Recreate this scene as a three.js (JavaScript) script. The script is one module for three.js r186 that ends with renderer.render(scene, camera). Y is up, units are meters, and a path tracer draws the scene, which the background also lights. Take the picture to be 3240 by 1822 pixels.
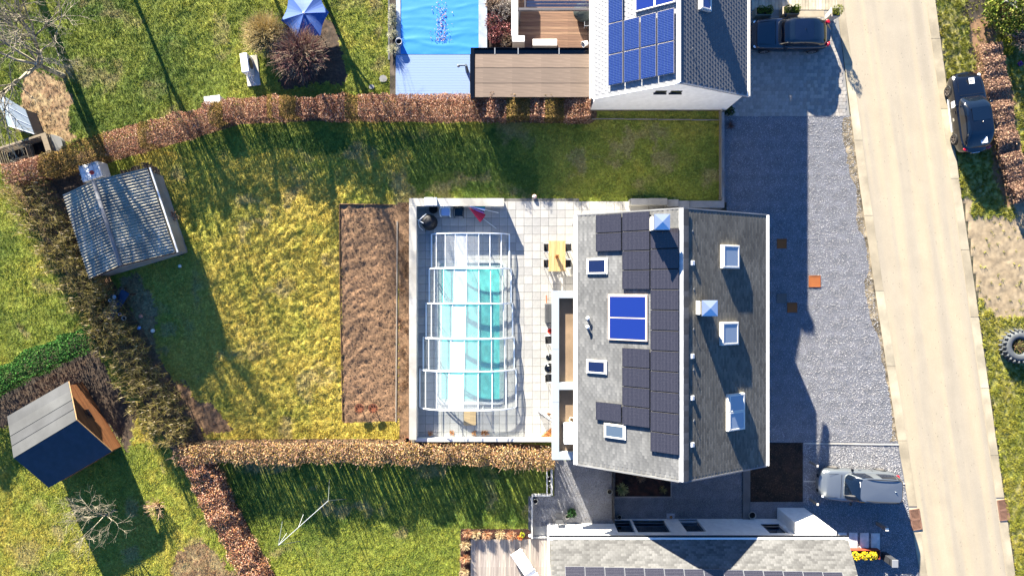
import * as THREE from 'three';
import { mergeGeometries } from 'three/addons/utils/BufferGeometryUtils.js';
import { RoundedBoxGeometry } from 'three/addons/geometries/RoundedBoxGeometry.js';

// ---------------------------------------------------------------- camera, sky, sun, exposure
const EYE = 40, FOCAL = 2160, G = 0.8;            // drone 40 m above the street; gardens lie 0.8 m above the street
const scene = new THREE.Scene();
const camera = new THREE.PerspectiveCamera(2 * Math.atan(911 / FOCAL) * 180 / Math.PI, 1024 / 575, 0.5, 800);
camera.position.set(0, EYE, 0); camera.up.set(0, 0, -1); camera.lookAt(0, 0, 0);

const renderer = new THREE.WebGLRenderer({ antialias: true });
renderer.toneMapping = THREE.LinearToneMapping;
renderer.toneMappingExposure = 5.7;
renderer.shadowMap.enabled = true;

const TO_SUN = new THREE.Vector3(-1.22, 1, -2.9).normalize();
{
  const w = 256, h = 128, d = new Float32Array(w * h * 4);
  for (let j = 0; j < h; j++) for (let i = 0; i < w; i++) {
    const el = ((j + 0.5) / h - 0.5) * Math.PI, az = ((i + 0.5) / w - 0.5) * 2 * Math.PI;
    const dir = new THREE.Vector3(Math.cos(el) * Math.cos(az), Math.sin(el), Math.cos(el) * Math.sin(az));
    const t = Math.pow(1 - Math.max(0, Math.sin(el)), 2.6), s = Math.max(0, dir.dot(TO_SUN));
    const au = 0.07 * Math.pow(s, 6) + 0.25 * Math.pow(s, 40);
    const c = el < 0 ? [0.06, 0.06, 0.045] : [0.009 + 0.038 * t + au, 0.045 + 0.046 * t + au * 0.92, 0.14 + 0.03 * t + au * 0.8];
    d.set([c[0], c[1], c[2], 1], (j * w + i) * 4);
  }
  const sky = new THREE.DataTexture(d, w, h, THREE.RGBAFormat, THREE.FloatType);
  sky.mapping = THREE.EquirectangularReflectionMapping; sky.magFilter = THREE.LinearFilter; sky.needsUpdate = true;
  scene.background = sky; scene.environment = sky;
}
const sun = new THREE.DirectionalLight(new THREE.Color(1, 0.915, 0.765), 5);
sun.position.copy(TO_SUN).multiplyScalar(80); sun.castShadow = true; sun.shadow.radius = 1;
sun.shadow.mapSize.set(4096, 4096);
Object.assign(sun.shadow.camera, { left: -50, right: 50, top: 50, bottom: -50, near: 1, far: 200 });
scene.add(sun, sun.target);

// ---------------------------------------------------------------- helpers
function rng(seed) { let a = seed >>> 0; return () => { a = (a + 0x6D2B79F5) | 0; let t = Math.imul(a ^ (a >>> 15), 1 | a); t = (t + Math.imul(t ^ (t >>> 7), 61 | t)) ^ t; return ((t ^ (t >>> 14)) >>> 0) / 4294967296; }; }
const R = rng(7), rr = (a, b) => a + (b - a) * R(), pick = (a) => a[Math.floor(R() * a.length)];
// survey measurements (plan units at street level) to metres at height y
const X = (u, y = G) => (u - 1620) / FOCAL * (EYE - y), Z = (v, y = G) => (v - 911) / FOCAL * (EYE - y);
const at = (u, v, y = G) => new THREE.Vector3(X(u, y), y, Z(v, y));
const toU = (x, y = G) => 1620 + x * FOCAL / (EYE - y), toV = (z, y = G) => 911 + z * FOCAL / (EYE - y);
const V = (x, y, z) => new THREE.Vector3(x, y, z);
const lerp = (a, b, t) => a + (b - a) * t, clamp = (x, a = 0, b = 1) => Math.min(b, Math.max(a, x)), smooth = (a, b, x) => { const t = clamp((x - a) / (b - a)); return t * t * (3 - 2 * t); };
function hash(i, j, s) { let h = Math.imul(i, 374761393) + Math.imul(j, 668265263) + Math.imul(s, 982451653); h = Math.imul(h ^ (h >>> 13), 1274126177); return ((h ^ (h >>> 16)) >>> 0) / 4294967296; }
function vn(x, y, s = 1, per = 0) {
  const i = Math.floor(x), j = Math.floor(y), fx = x - i, fy = y - j, u = fx * fx * (3 - 2 * fx), v = fy * fy * (3 - 2 * fy);
  const m = per ? (k) => ((k % per) + per) % per : (k) => k;
  return lerp(lerp(hash(m(i), m(j), s), hash(m(i + 1), m(j), s), u), lerp(hash(m(i), m(j + 1), s), hash(m(i + 1), m(j + 1), s), u), v);
}
function fbm(x, y, s = 1, oct = 4, per = 0) { let a = 0.5, t = 0, n = 0; for (let o = 0; o < oct; o++) { t += a * vn(x, y, s + o * 17, per); n += a; a *= 0.5; x *= 2; y *= 2; if (per) per *= 2; } return t / n; }
function inPoly(p, u, v) { let c = false; for (let i = 0, j = p.length - 1; i < p.length; j = i++) { const [a, b] = p[i], [e, f] = p[j]; if ((b > v) !== (f > v) && u < (e - a) * (v - b) / (f - b) + a) c = !c; } return c; }

// textures, uv in metres
function tex(n, metres, fn, opts = {}) {
  const nx = n, ny = opts.ny || n, d = new Uint8Array(nx * ny * 4);
  for (let j = 0; j < ny; j++) for (let i = 0; i < nx; i++) { const c = fn((i + 0.5) / nx, (j + 0.5) / ny, i, j); d.set([c[0], c[1], c[2], 255].map((x) => clamp(Math.round(x), 0, 255)), (j * nx + i) * 4); }
  const t = new THREE.DataTexture(d, nx, ny); t.wrapS = t.wrapT = THREE.RepeatWrapping; t.magFilter = THREE.LinearFilter; t.minFilter = THREE.LinearMipmapLinearFilter; t.generateMipmaps = true;
  if (!opts.data) t.colorSpace = THREE.SRGBColorSpace;
  const m = Array.isArray(metres) ? metres : [metres, metres];
  t.repeat.set(1 / m[0], 1 / m[1]); t.needsUpdate = true; return t;
}
const grey = (x) => [x, x, x];
const TX = {
  plain: tex(256, 1.7, (x, y) => grey(214 + 60 * (fbm(x * 8, y * 8, 3, 4, 8) - 0.5))),
  render: tex(256, 1.7, (x, y) => grey(243 + 22 * (fbm(x * 8, y * 8, 3, 4, 8) - 0.5))),
  patchy: tex(512, 5.3, (x, y) => grey(205 + 90 * (fbm(x * 6, y * 6, 5, 6, 6) - 0.5) + 26 * (hash(Math.floor(x * 512), Math.floor(y * 512), 3) - 0.5))),
  gravel: tex(512, 1.9, (x, y, i, j) => { const a = hash(i >> 1, j >> 1, 4), b = hash(i, j, 9), c = fbm(x * 5, y * 5, 8, 3, 5); return [1, 1.0, 1.02].map((k) => k * (150 + 120 * (a - 0.5) + 50 * (b - 0.5) + 46 * (c - 0.5))); }),
  gravelBump: tex(512, 1.9, (x, y, i, j) => grey(127 + 200 * (hash(i >> 1, j >> 1, 4) - 0.5)), { data: true }),
  soil: tex(512, 2.3, (x, y, i, j) => { const a = fbm(x * 12, y * 12, 21, 5, 12), b = hash(i >> 1, j >> 1, 14); return grey(150 + 190 * (a - 0.5) + 70 * (b - 0.5)); }),
  soilBump: tex(512, 2.3, (x, y) => grey(255 * fbm(x * 14, y * 14, 22, 5, 14)), { data: true }),
  wood: tex(256, [1.6, 0.35], (x, y) => grey(200 + 70 * (fbm(x * 3, y * 26, 31, 3, 0) - 0.5) + 40 * (vn(x * 2, y * 60, 33) - 0.5))),
  fine: tex(256, 0.8, (x, y) => grey(128 + 240 * (fbm(x * 24, y * 24, 41, 3, 24) - 0.5)), { data: true }),
  slate: tex(256, 2.9, (x, y) => { const a = fbm(x * 10, y * 10, 51, 5, 10); return grey(205 + 110 * (a - 0.5)); }),
  lichen: tex(512, 4.1, (x, y, i, j) => { const a = fbm(x * 6, y * 6, 61, 5, 6), b = fbm(x * 40, y * 40, 63, 3, 40); const spot = b > 0.71 ? 80 : 0; return [190 + 130 * (a - 0.5) + spot, 186 + 120 * (a - 0.5) + spot, 172 + 90 * (a - 0.5) + spot]; }),
};
const mats = new Map();
function mat(color, rough = 0.8, o = {}) {
  const key = JSON.stringify([color, rough, Object.keys(o).map((k) => [k, o[k] && o[k].isTexture ? o[k].uuid : o[k]])]);
  if (mats.has(key)) return mats.get(key);
  const P = ['transmission', 'clearcoat', 'sheen', 'thickness', 'ior', 'specularIntensity', 'clearcoatRoughness'].some((k) => k in o) ? THREE.MeshPhysicalMaterial : THREE.MeshStandardMaterial;
  const m = new P({ roughness: rough, side: THREE.DoubleSide, ...o });
  m.color = Array.isArray(color) ? new THREE.Color().setRGB(...color) : new THREE.Color(color);
  mats.set(key, m); return m;
}
// geometry
function clean(g) { g = g.index ? g.toNonIndexed() : g; for (const k of Object.keys(g.attributes)) if (!['position', 'normal'].includes(k)) g.deleteAttribute(k); if (!g.attributes.normal) g.computeVertexNormals(); g.morphAttributes = {}; return g; }
function metricUV(g) {
  const p = g.attributes.position, n = g.attributes.normal, uv = new Float32Array(p.count * 2);
  for (let i = 0; i < p.count; i += 3) {
    let nx = 0, ny = 0, nz = 0; for (let k = 0; k < 3; k++) { nx += n.getX(i + k); ny += n.getY(i + k); nz += n.getZ(i + k); }
    nx = Math.abs(nx); ny = Math.abs(ny); nz = Math.abs(nz);
    for (let k = 0; k < 3; k++) { const x = p.getX(i + k), y = p.getY(i + k), z = p.getZ(i + k); const q = ny >= nx && ny >= nz ? [x, z] : nx >= nz ? [z, y] : [x, y]; uv[2 * (i + k)] = q[0]; uv[2 * (i + k) + 1] = q[1]; }
  }
  g.setAttribute('uv', new THREE.BufferAttribute(uv, 2)); return g;
}
const box = (x0, y0, z0, x1, y1, z1) => clean(new THREE.BoxGeometry(Math.abs(x1 - x0), Math.abs(y1 - y0), Math.abs(z1 - z0)).translate((x0 + x1) / 2, (y0 + y1) / 2, (z0 + z1) / 2));
const bx = (cx, cy, cz, w, h, d) => box(cx - w / 2, cy - h / 2, cz - d / 2, cx + w / 2, cy + h / 2, cz + d / 2);
const rbx = (cx, cy, cz, w, h, d, r = 0.02, s = 2) => clean(new RoundedBoxGeometry(w, h, d, s, Math.min(r, w / 2.01, h / 2.01, d / 2.01)).translate(cx, cy, cz));
function rod(a, b, r0, r1 = r0, seg = 6) {
  const d = new THREE.Vector3().subVectors(b, a), l = d.length() || 1e-4;
  const g = new THREE.CylinderGeometry(r1, r0, l, seg, 1).translate(0, l / 2, 0);
  g.applyQuaternion(new THREE.Quaternion().setFromUnitVectors(V(0, 1, 0), d.normalize())); g.translate(a.x, a.y, a.z); return clean(g);
}
const cyl = (x, y, z, r0, r1, h, seg = 20) => clean(new THREE.CylinderGeometry(r1, r0, h, seg).translate(x, y + h / 2, z));
const ball = (x, y, z, r, sy = 1, seg = 16) => clean(new THREE.SphereGeometry(r, seg, Math.max(6, seg >> 1)).scale(1, sy, 1).translate(x, y, z));
const lathe = (pts, x = 0, y = 0, z = 0, seg = 24) => clean(new THREE.LatheGeometry(pts.map((p) => new THREE.Vector2(...p)), seg).translate(x, y, z));
function prism(poly, y0, y1) {           // poly [[x,z]...]
  const s = new THREE.Shape(poly.map(([x, z]) => new THREE.Vector2(x, -z)));
  return clean(new THREE.ExtrudeGeometry(s, { depth: y1 - y0, bevelEnabled: false }).rotateX(-Math.PI / 2).translate(0, y0, 0));
}
function faces(list) {                   // list of polygons (3 or 4 Vector3)
  const p = []; for (const f of list) { p.push(f[0], f[1], f[2]); if (f.length === 4) p.push(f[0], f[2], f[3]); }
  const g = new THREE.BufferGeometry().setFromPoints(p); g.computeVertexNormals(); return g;
}
function slab(a, b, c, d, t) {           // a quad given thickness t along its normal
  const n = new THREE.Vector3().subVectors(b, a).cross(new THREE.Vector3().subVectors(d, a)).normalize().multiplyScalar(t);
  const q = [a, b, c, d], w = q.map((p) => p.clone().add(n));
  return faces([[w[0], w[1], w[2], w[3]], [q[3], q[2], q[1], q[0]], ...[0, 1, 2, 3].map((i) => { const j = (i + 1) % 4; return [q[i], q[j], w[j], w[i]]; })]);
}
function tube(points, r, seg = 24, rad = 6) { return clean(new THREE.TubeGeometry(new THREE.CatmullRomCurve3(points), seg, r, rad)); }
function moved(g, x, y, z, ry = 0, rx = 0, rz = 0) { return g.clone().applyMatrix4(new THREE.Matrix4().compose(V(x, y, z), new THREE.Quaternion().setFromEuler(new THREE.Euler(rx, ry, rz)), V(1, 1, 1))); }
// scene graph
const taken = new Map();
function numbered(name) { const n = taken.get(name) || 0; taken.set(name, n + 1); return n ? name + '_' + String(n).padStart(3, '0') : name; }
const BASE = new WeakMap();
function shade(m) { m.castShadow = true; m.receiveShadow = true; return m; }
function thing(name, label, category, base = [0, 0, 0], turn = 0, group) {
  const o = new THREE.Group(); o.name = numbered(name); o.position.set(...(base.isVector3 ? base.toArray() : base)); o.rotation.y = turn;
  o.userData = { label, category }; if (group) o.userData.group = group; scene.add(o); BASE.set(o, o.position.clone()); return o;
}
// part given in world coordinates (parent not turned) ...
function part(name, geos, m, parent, o = {}) {
  let g = Array.isArray(geos) ? (geos.length > 1 ? mergeGeometries(geos.map(clean)) : clean(geos[0])) : clean(geos);
  metricUV(g); const b = BASE.get(parent); if (b && !o.local) g.translate(-b.x, -b.y, -b.z);
  const me = shade(new THREE.Mesh(g, m)); me.name = name; if (o.kind) me.userData.kind = o.kind; if (o.label) me.userData.label = o.label;
  parent.add(me); BASE.set(me, b || V(0, 0, 0)); return me;
}
// ... or in the thing's own axes
const lpart = (name, geos, m, parent, o = {}) => part(name, geos, m, parent, { ...o, local: true });
function structure(name, geos, m) { const g = part(name, geos, m, scene); g.name = numbered(name); g.userData.kind = 'structure'; return g; }
function single(name, label, category, geos, m, base, group) {
  const me = part(name, geos, m, scene); me.name = numbered(name); me.userData = { label, category }; if (group) me.userData.group = group;
  if (base) { me.geometry.translate(-base.x, -base.y, -base.z); me.position.copy(base); } return me;
}
function piece(name, g, m, parent, pos, rot) { const me = shade(new THREE.Mesh(g, m)); me.name = name; me.position.copy(pos); if (rot) me.rotation.set(...rot); parent.add(me); return me; }
function clone(o, label, pos, turn) { const c = o.clone(); c.name = numbered(o.name.replace(/_\d{3}$/, '')); c.userData = { ...o.userData }; if (label) c.userData.label = label; if (pos) c.position.copy(pos); if (turn !== undefined) c.rotation.y = turn; scene.add(c); return c; }
function copies(name, g, m, list, parent, kind = 'stuff') {     // list of [matrix, [r,g,b] linear]
  const im = new THREE.InstancedMesh(g, m, list.length); im.name = name; const c = new THREE.Color();
  list.forEach(([q, k], i) => { im.setMatrixAt(i, q); if (k) im.setColorAt(i, c.setRGB(k[0], k[1], k[2])); });
  im.userData.kind = kind; shade(im); parent.add(im); return im;
}
const lin = (hex) => { const c = new THREE.Color(hex); return [c.r, c.g, c.b]; };
const mixc = (a, b, t) => [lerp(a[0], b[0], t), lerp(a[1], b[1], t), lerp(a[2], b[2], t)], mul = (a, k) => [a[0] * k, a[1] * k, a[2] * k];
const _e = new THREE.Euler(), _q = new THREE.Quaternion();
const mtx = (x, y, z, rx, ry, rz, sx, sy = sx, sz = sx) => new THREE.Matrix4().compose(V(x, y, z), _q.setFromEuler(_e.set(rx, ry, rz, 'YXZ')).clone(), V(sx, sy, sz));

// common materials
const M = {
  white: mat('#efede8', 0.75, { map: TX.render }), whitePlastic: mat('#e9ebec', 0.35), alu: mat('#e4e8ea', 0.3), black: mat('#121316', 0.55), blackGloss: mat('#0a0b0e', 0.18), darkGrey: mat('#2f3136', 0.6), midGrey: mat('#7d8084', 0.6),
  concrete: mat('#d3cec2', 0.85, { map: TX.patchy }), concreteGrey: mat('#9c9c9a', 0.85, { map: TX.patchy }), concreteDark: mat('#6d6f72', 0.85, { map: TX.patchy }),
  zinc: mat('#b9c3c9', 0.32, { metalness: 0.55 }), zincMirror: mat('#d5dde6', 0.14, { metalness: 0.8 }), gutter: mat('#f1efe9', 0.45),
  soil: mat('#5a3d2b', 0.95, { map: TX.soil, bumpMap: TX.soilBump, bumpScale: 0.05 }), soilDark: mat('#2e241c', 0.95, { map: TX.soil, bumpMap: TX.soilBump, bumpScale: 0.05 }), mulch: mat('#5a2c1e', 0.95, { map: TX.soil, bumpMap: TX.soilBump, bumpScale: 0.05 }),
  gravel: mat('#b9bcc2', 0.9, { map: TX.gravel, bumpMap: TX.gravelBump, bumpScale: 0.02 }), gravelDark: mat('#6b6a6c', 0.9, { map: TX.gravel, bumpMap: TX.gravelBump, bumpScale: 0.02 }),
  rust: mat('#8a4a26', 0.85, { map: TX.patchy }), rustDark: mat('#5c3b2c', 0.85, { map: TX.patchy }), wood: mat('#a8763f', 0.7, { map: TX.wood }), woodDark: mat('#6b4a33', 0.75, { map: TX.wood }), woodGrey: mat('#9c9387', 0.8, { map: TX.wood }),
  glassDark: mat('#0c1420', 0.06, { clearcoat: 1, clearcoatRoughness: 0.03 }), pane: mat('#f4fbfb', 0.03, { transmission: 1, thickness: 0, ior: 1.45 }),
};

// ---------------------------------------------------------------- terrain
const HN = [[10, 552], [128, 524], [300, 464], [428, 427], [560, 390], [720, 341], [960, 331], [1500, 333], [1868, 340]].map(([u, v]) => [X(u, G + 1.5), Z(v, G + 1.5)]);
const HS = [[585, 1424], [760, 1420], [1100, 1418], [1500, 1425], [1752, 1440]].map(([u, v]) => [X(u), Z(v)]);
const HSW = [[595, 1440], [638, 1515], [692, 1635], [795, 1822], [850, 1920]].map(([u, v]) => [X(u, G + 1.2), Z(v, G + 1.2)]);
const HW = [[20, 555], [70, 630], [172, 800], [300, 1000], [420, 1200], [505, 1345], [540, 1405]].map(([u, v]) => [X(u, G + 1.6), Z(v, G + 1.6)]);
const HI = [[-420, 1436], [-60, 1232], [0, 1198], [110, 1138], [230, 1086], [285, 1064]].map(([u, v]) => [X(u, G + 1.4), Z(v, G + 1.4)]);
function distPath(p, x, z) { let d = 1e9; for (let i = 0; i + 1 < p.length; i++) { const [a, b] = p[i], [c, e] = p[i + 1], l = (c - a) ** 2 + (e - b) ** 2, t = clamp(((x - a) * (c - a) + (z - b) * (e - b)) / l); d = Math.min(d, Math.hypot(x - a - t * (c - a), z - b - t * (e - b))); } return d; }
const ZONE = {
  bed: [[1075, 648], [1258, 648], [1260, 1332], [1085, 1338]], strip: [[1258, 640], [1296, 640], [1296, 1395], [1262, 1390]],
  terrace: [[1294, 630], [1596, 630], [1596, 655], [1992, 655], [1992, 640], [2056, 640], [2056, 730], [1840, 730], [1840, 1398], [1294, 1398]], neighbour: [[1230, -200], [1890, -200], [1890, 312], [1248, 312]], court: [[1752, 1455], [2000, 1455], [2000, 1900], [1456, 1900], [1456, 1673], [1682, 1673], [1682, 1570], [1752, 1570]],
  yard: [[372, 872], [430, 862], [490, 985], [500, 1110], [480, 1130], [430, 1060]], leaf: [[420, 1090], [520, 1170], [650, 1270], [730, 1372], [580, 1372], [480, 1230]],
  west: [[50, 560], [300, 530], [230, 640], [270, 880], [190, 760], [110, 640]], play: [[-60, 1262], [150, 1170], [290, 1095], [430, 1290], [410, 1420], [230, 1230], [30, 1340], [-60, 1370]],
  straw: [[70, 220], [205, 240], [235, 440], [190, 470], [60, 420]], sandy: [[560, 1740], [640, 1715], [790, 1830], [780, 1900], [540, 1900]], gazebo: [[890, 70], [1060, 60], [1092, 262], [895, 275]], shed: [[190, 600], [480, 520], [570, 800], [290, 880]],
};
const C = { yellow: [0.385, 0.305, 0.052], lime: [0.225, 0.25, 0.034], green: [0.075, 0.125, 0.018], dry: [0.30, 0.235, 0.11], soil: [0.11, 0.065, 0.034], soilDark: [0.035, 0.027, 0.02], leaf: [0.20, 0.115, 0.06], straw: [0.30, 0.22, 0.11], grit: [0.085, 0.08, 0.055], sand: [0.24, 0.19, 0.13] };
function wob(u, v) { return [u + 60 * (fbm(u / 45, v / 45, 71, 4) - 0.5) + 16 * (vn(u / 4, v / 4, 68) - 0.5), v + 60 * (fbm(u / 45, v / 45, 72, 4) - 0.5) + 16 * (vn(u / 4, v / 4, 69) - 0.5)]; }
function garden(x, z) {                   // [colour, how thickly grass grows] of the garden ground, as surveyed
  const u0 = toU(x), v0 = toV(z), [u, v] = wob(u0, v0);
  if (inPoly(ZONE.terrace, u0, v0) || inPoly(ZONE.neighbour, u0, v0) || inPoly(ZONE.court, u0, v0)) return [C.grit, 0];
  if (inPoly(ZONE.bed, u0, v0)) { const n = vn(u / 60, v / 60, 73); return [n > 0.62 ? C.leaf : mixc(C.soil, C.leaf, 0.35 + 0.5 * vn(u / 14, v / 14, 74)), 0.02]; }
  if (inPoly(ZONE.strip, u0, v0)) return [mixc(C.soil, C.leaf, vn(u / 10, v / 10, 75)), vn(u / 20, v / 30, 76) > 0.62 ? 0.8 : 0.03];
  const dh = Math.min(distPath(HN, x, z), distPath(HS, x, z), distPath(HSW, x, z), distPath(HW, x, z) - 0.5);
  if (dh < 0.55) return [mixc(C.soil, C.leaf, vn(u / 8, v / 8, 77)), 0.03];
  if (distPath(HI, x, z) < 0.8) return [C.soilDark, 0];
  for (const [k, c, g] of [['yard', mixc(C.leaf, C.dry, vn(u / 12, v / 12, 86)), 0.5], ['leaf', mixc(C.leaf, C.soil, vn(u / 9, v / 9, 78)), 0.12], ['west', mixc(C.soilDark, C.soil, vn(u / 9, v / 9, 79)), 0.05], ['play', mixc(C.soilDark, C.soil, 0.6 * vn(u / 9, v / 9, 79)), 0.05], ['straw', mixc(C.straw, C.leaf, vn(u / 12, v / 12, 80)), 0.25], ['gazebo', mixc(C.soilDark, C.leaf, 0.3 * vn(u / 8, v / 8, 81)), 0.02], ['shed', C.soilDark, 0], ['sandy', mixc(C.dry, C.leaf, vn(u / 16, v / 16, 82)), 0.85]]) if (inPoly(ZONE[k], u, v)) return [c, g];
  let t;                                                   // 0 green ... 1 lime ... 2 yellow
  if (u > 420 && u < 1300 && v > 480 && v < 1400) t = 1.75 + 0.2 * (v - 900) / 400; else if (v > 1400 && u > 640) t = v > 1660 ? 0.75 : 0.4; else if (v < 420) t = 0.45 + 0.5 * smooth(300, 1000, u); else if (u > 800 && v < 660) t = u > 1700 ? 0.75 : 0.2; else t = v > 1400 ? 1.1 : 0.85;
  t = clamp(t + 1.5 * (fbm(u / 130, v / 130, 83, 3) - 0.5) + 0.9 * (fbm(u / 26, v / 26, 84, 3) - 0.5), 0, 2);
  let c = t < 1 ? mixc(C.green, C.lime, t) : mixc(C.lime, C.yellow, t - 1);
  const dry = smooth(0.62, 0.8, fbm(u / 70, v / 70, 85, 3)); c = mixc(c, C.dry, 0.6 * dry);
  return [c, 1];
}
const rough = (x, z) => { const u = toU(x), v = toV(z); return 0.4 + 0.6 * smooth(400, 560, u) * smooth(1320, 1100, u) * smooth(470, 560, v) * smooth(1420, 1340, v); };
const lump = (x, z) => rough(x, z) * (0.09 * (fbm(x * 3, z * 3, 91, 3) - 0.5) + 0.08 * (vn(x * 6.5, z * 6.5, 95) - 0.5));
function groundY(x, z) { const u = toU(x), v = toV(z); const paved = inPoly(ZONE.terrace, u, v) || inPoly(ZONE.court, u, v) || inPoly(ZONE.neighbour, u, v); return G + (paved ? 0 : lump(x, z)); }
structure('street_ground', box(-300, -1, -300, 300, 0, 300), mat('#6e6a52', 0.95, { map: TX.soil }));
{
  const xr = [X(2287), X(2054), X(1942)], zc = [Z(648), Z(1492)];
  structure('garden_terrain', [box(-300, -0.5, -300, -33.6, G - 0.1, 300), box(-33.6, -0.5, -300, xr[0], G - 0.1, zc[0]), box(-33.6, -0.5, zc[0], xr[1], G - 0.1, zc[1]), box(-33.6, -0.5, zc[1], xr[2], G - 0.1, 300)], mat([0.12, 0.12, 0.05], 0.95, { map: TX.soil }));
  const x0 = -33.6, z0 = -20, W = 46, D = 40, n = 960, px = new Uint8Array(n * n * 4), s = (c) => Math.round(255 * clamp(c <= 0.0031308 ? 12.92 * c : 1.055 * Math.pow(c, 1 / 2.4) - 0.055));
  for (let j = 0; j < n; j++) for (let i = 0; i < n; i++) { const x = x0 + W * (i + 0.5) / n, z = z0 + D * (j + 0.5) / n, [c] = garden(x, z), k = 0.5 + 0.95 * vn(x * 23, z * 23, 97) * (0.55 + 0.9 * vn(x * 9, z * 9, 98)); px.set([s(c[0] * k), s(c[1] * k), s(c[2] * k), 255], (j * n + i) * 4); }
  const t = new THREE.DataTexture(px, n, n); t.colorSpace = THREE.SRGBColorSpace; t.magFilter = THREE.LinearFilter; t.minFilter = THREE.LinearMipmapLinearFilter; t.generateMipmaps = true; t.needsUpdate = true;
  const geos = [];
  const sheet = (xa, xb, za, zb) => {
    const nx = Math.round((xb - xa) / 0.13), nz = Math.round((zb - za) / 0.13), g = new THREE.PlaneGeometry(xb - xa, zb - za, nx, nz).rotateX(-Math.PI / 2).translate((xa + xb) / 2, 0, (za + zb) / 2), p = g.attributes.position, uv = g.attributes.uv;
    for (let i = 0; i < p.count; i++) { const x = p.getX(i), z = p.getZ(i); p.setY(i, groundY(x, z)); uv.setXY(i, (x - x0) / W, (z - z0) / D); }
    g.computeVertexNormals(); geos.push(g);
  };
  sheet(-33.6, xr[0], -20, zc[0]); sheet(-33.6, xr[1], zc[0], zc[1]); sheet(-33.6, xr[2], zc[1], 20);
  const me = shade(new THREE.Mesh(mergeGeometries(geos), mat('#ffffff', 0.95, { map: t, bumpMap: TX.soilBump, bumpScale: 0.02 }))); me.name = 'lawn_ground'; me.userData.kind = 'structure'; scene.add(me);
}
// ---------------------------------------------------------------- grass
function tuftGeo(seed, n, spread, hgt, wid) {
  const q = rng(seed), p = [];
  for (let i = 0; i < n; i++) {
    const a = q() * 6.283, r = spread * Math.sqrt(q()), bx0 = r * Math.cos(a), bz = r * Math.sin(a), h = hgt * (0.5 + 0.7 * q()), b = q() * 6.283, ln = h * (0.2 + 0.9 * q()), w = wid * (0.6 + 0.6 * q()), d = q() * 3.14;
    p.push(V(bx0 - w * Math.cos(d), 0, bz - w * Math.sin(d)), V(bx0 + w * Math.cos(d), 0, bz + w * Math.sin(d)), V(bx0 + ln * Math.cos(b), h, bz + ln * Math.sin(b)));
  }
  const g = new THREE.BufferGeometry().setFromPoints(p); g.computeVertexNormals(); return g;
}
const leafMat = mat('#ffffff', 0.85, { transmission: 0.15, thickness: 0, ior: 1.3, specularIntensity: 0.25 });
const bladeMat = mat('#ffffff', 0.9, { specularIntensity: 0.2, ior: 1.3 });
{
  const lists = [[], []], q = rng(11), st = 0.088;
  for (let z = -18.2; z < 18.2; z += st) for (let x = -31.5; x < 12.1; x += st) {
    const xx = x + st * (q() - 0.5), zz = z + st * (q() - 0.5), k = q();
    if ((zz > Z(648) && xx > X(2052)) || (zz > Z(1492) && xx > X(1942))) continue;
    const [c, d] = garden(xx, zz); if (k > d) continue;
    const y = groundY(xx, zz), f = 0.6 + 0.75 * q(), big = 0.7 + 0.6 * vn(xx * 3.1, zz * 3.1, 99);
    lists[q() < 0.5 ? 0 : 1].push([mtx(xx, y - 0.004, zz, 0, q() * 6.28, 0, 0.75 + 0.6 * q(), big * (0.7 + 0.6 * q()), 0.75 + 0.6 * q()), [c[0] * f * (0.9 + 0.25 * q()), c[1] * f, c[2] * f]]);
  }
  copies('grass', tuftGeo(3, 11, 0.07, 0.062, 0.009), bladeMat, lists[0], scene); scene.children.at(-1).userData.label = 'short yellow green lawn grass of the gardens';
  copies('grass_001', tuftGeo(5, 11, 0.06, 0.055, 0.010), bladeMat, lists[1], scene); scene.children.at(-1).userData.label = 'mossy tufts mixed into the garden lawns';
}
// ---------------------------------------------------------------- hedges
const leafGeo = (() => { const g = faces([[V(-0.5, 0, 0), V(0, 0.1, -0.32), V(0.5, 0, 0)], [V(-0.5, 0, 0), V(0.5, 0, 0), V(0, 0.1, 0.32)]]); return g; })();
const stickGeo = clean(new THREE.CylinderGeometry(0.45, 1, 1, 4, 1, true).translate(0, 0.5, 0));
function along(path) { const seg = []; let L = 0; for (let i = 0; i + 1 < path.length; i++) { const l = Math.hypot(path[i + 1][0] - path[i][0], path[i + 1][1] - path[i][1]); seg.push([L, l]); L += l; } return { L, p: (s) => { let i = 0; while (i < seg.length - 1 && s > seg[i][0] + seg[i][1]) i++; const t = (s - seg[i][0]) / seg[i][1], [a, b] = path[i], [c, d] = path[i + 1], l = seg[i][1]; return [lerp(a, c, t), lerp(b, d, t), (c - a) / l, (d - b) / l]; } }; }
function stick(a, dir, len, r) { const m = new THREE.Matrix4().compose(a, new THREE.Quaternion().setFromUnitVectors(V(0, 1, 0), dir), V(r, len, r)); return m; }
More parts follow.
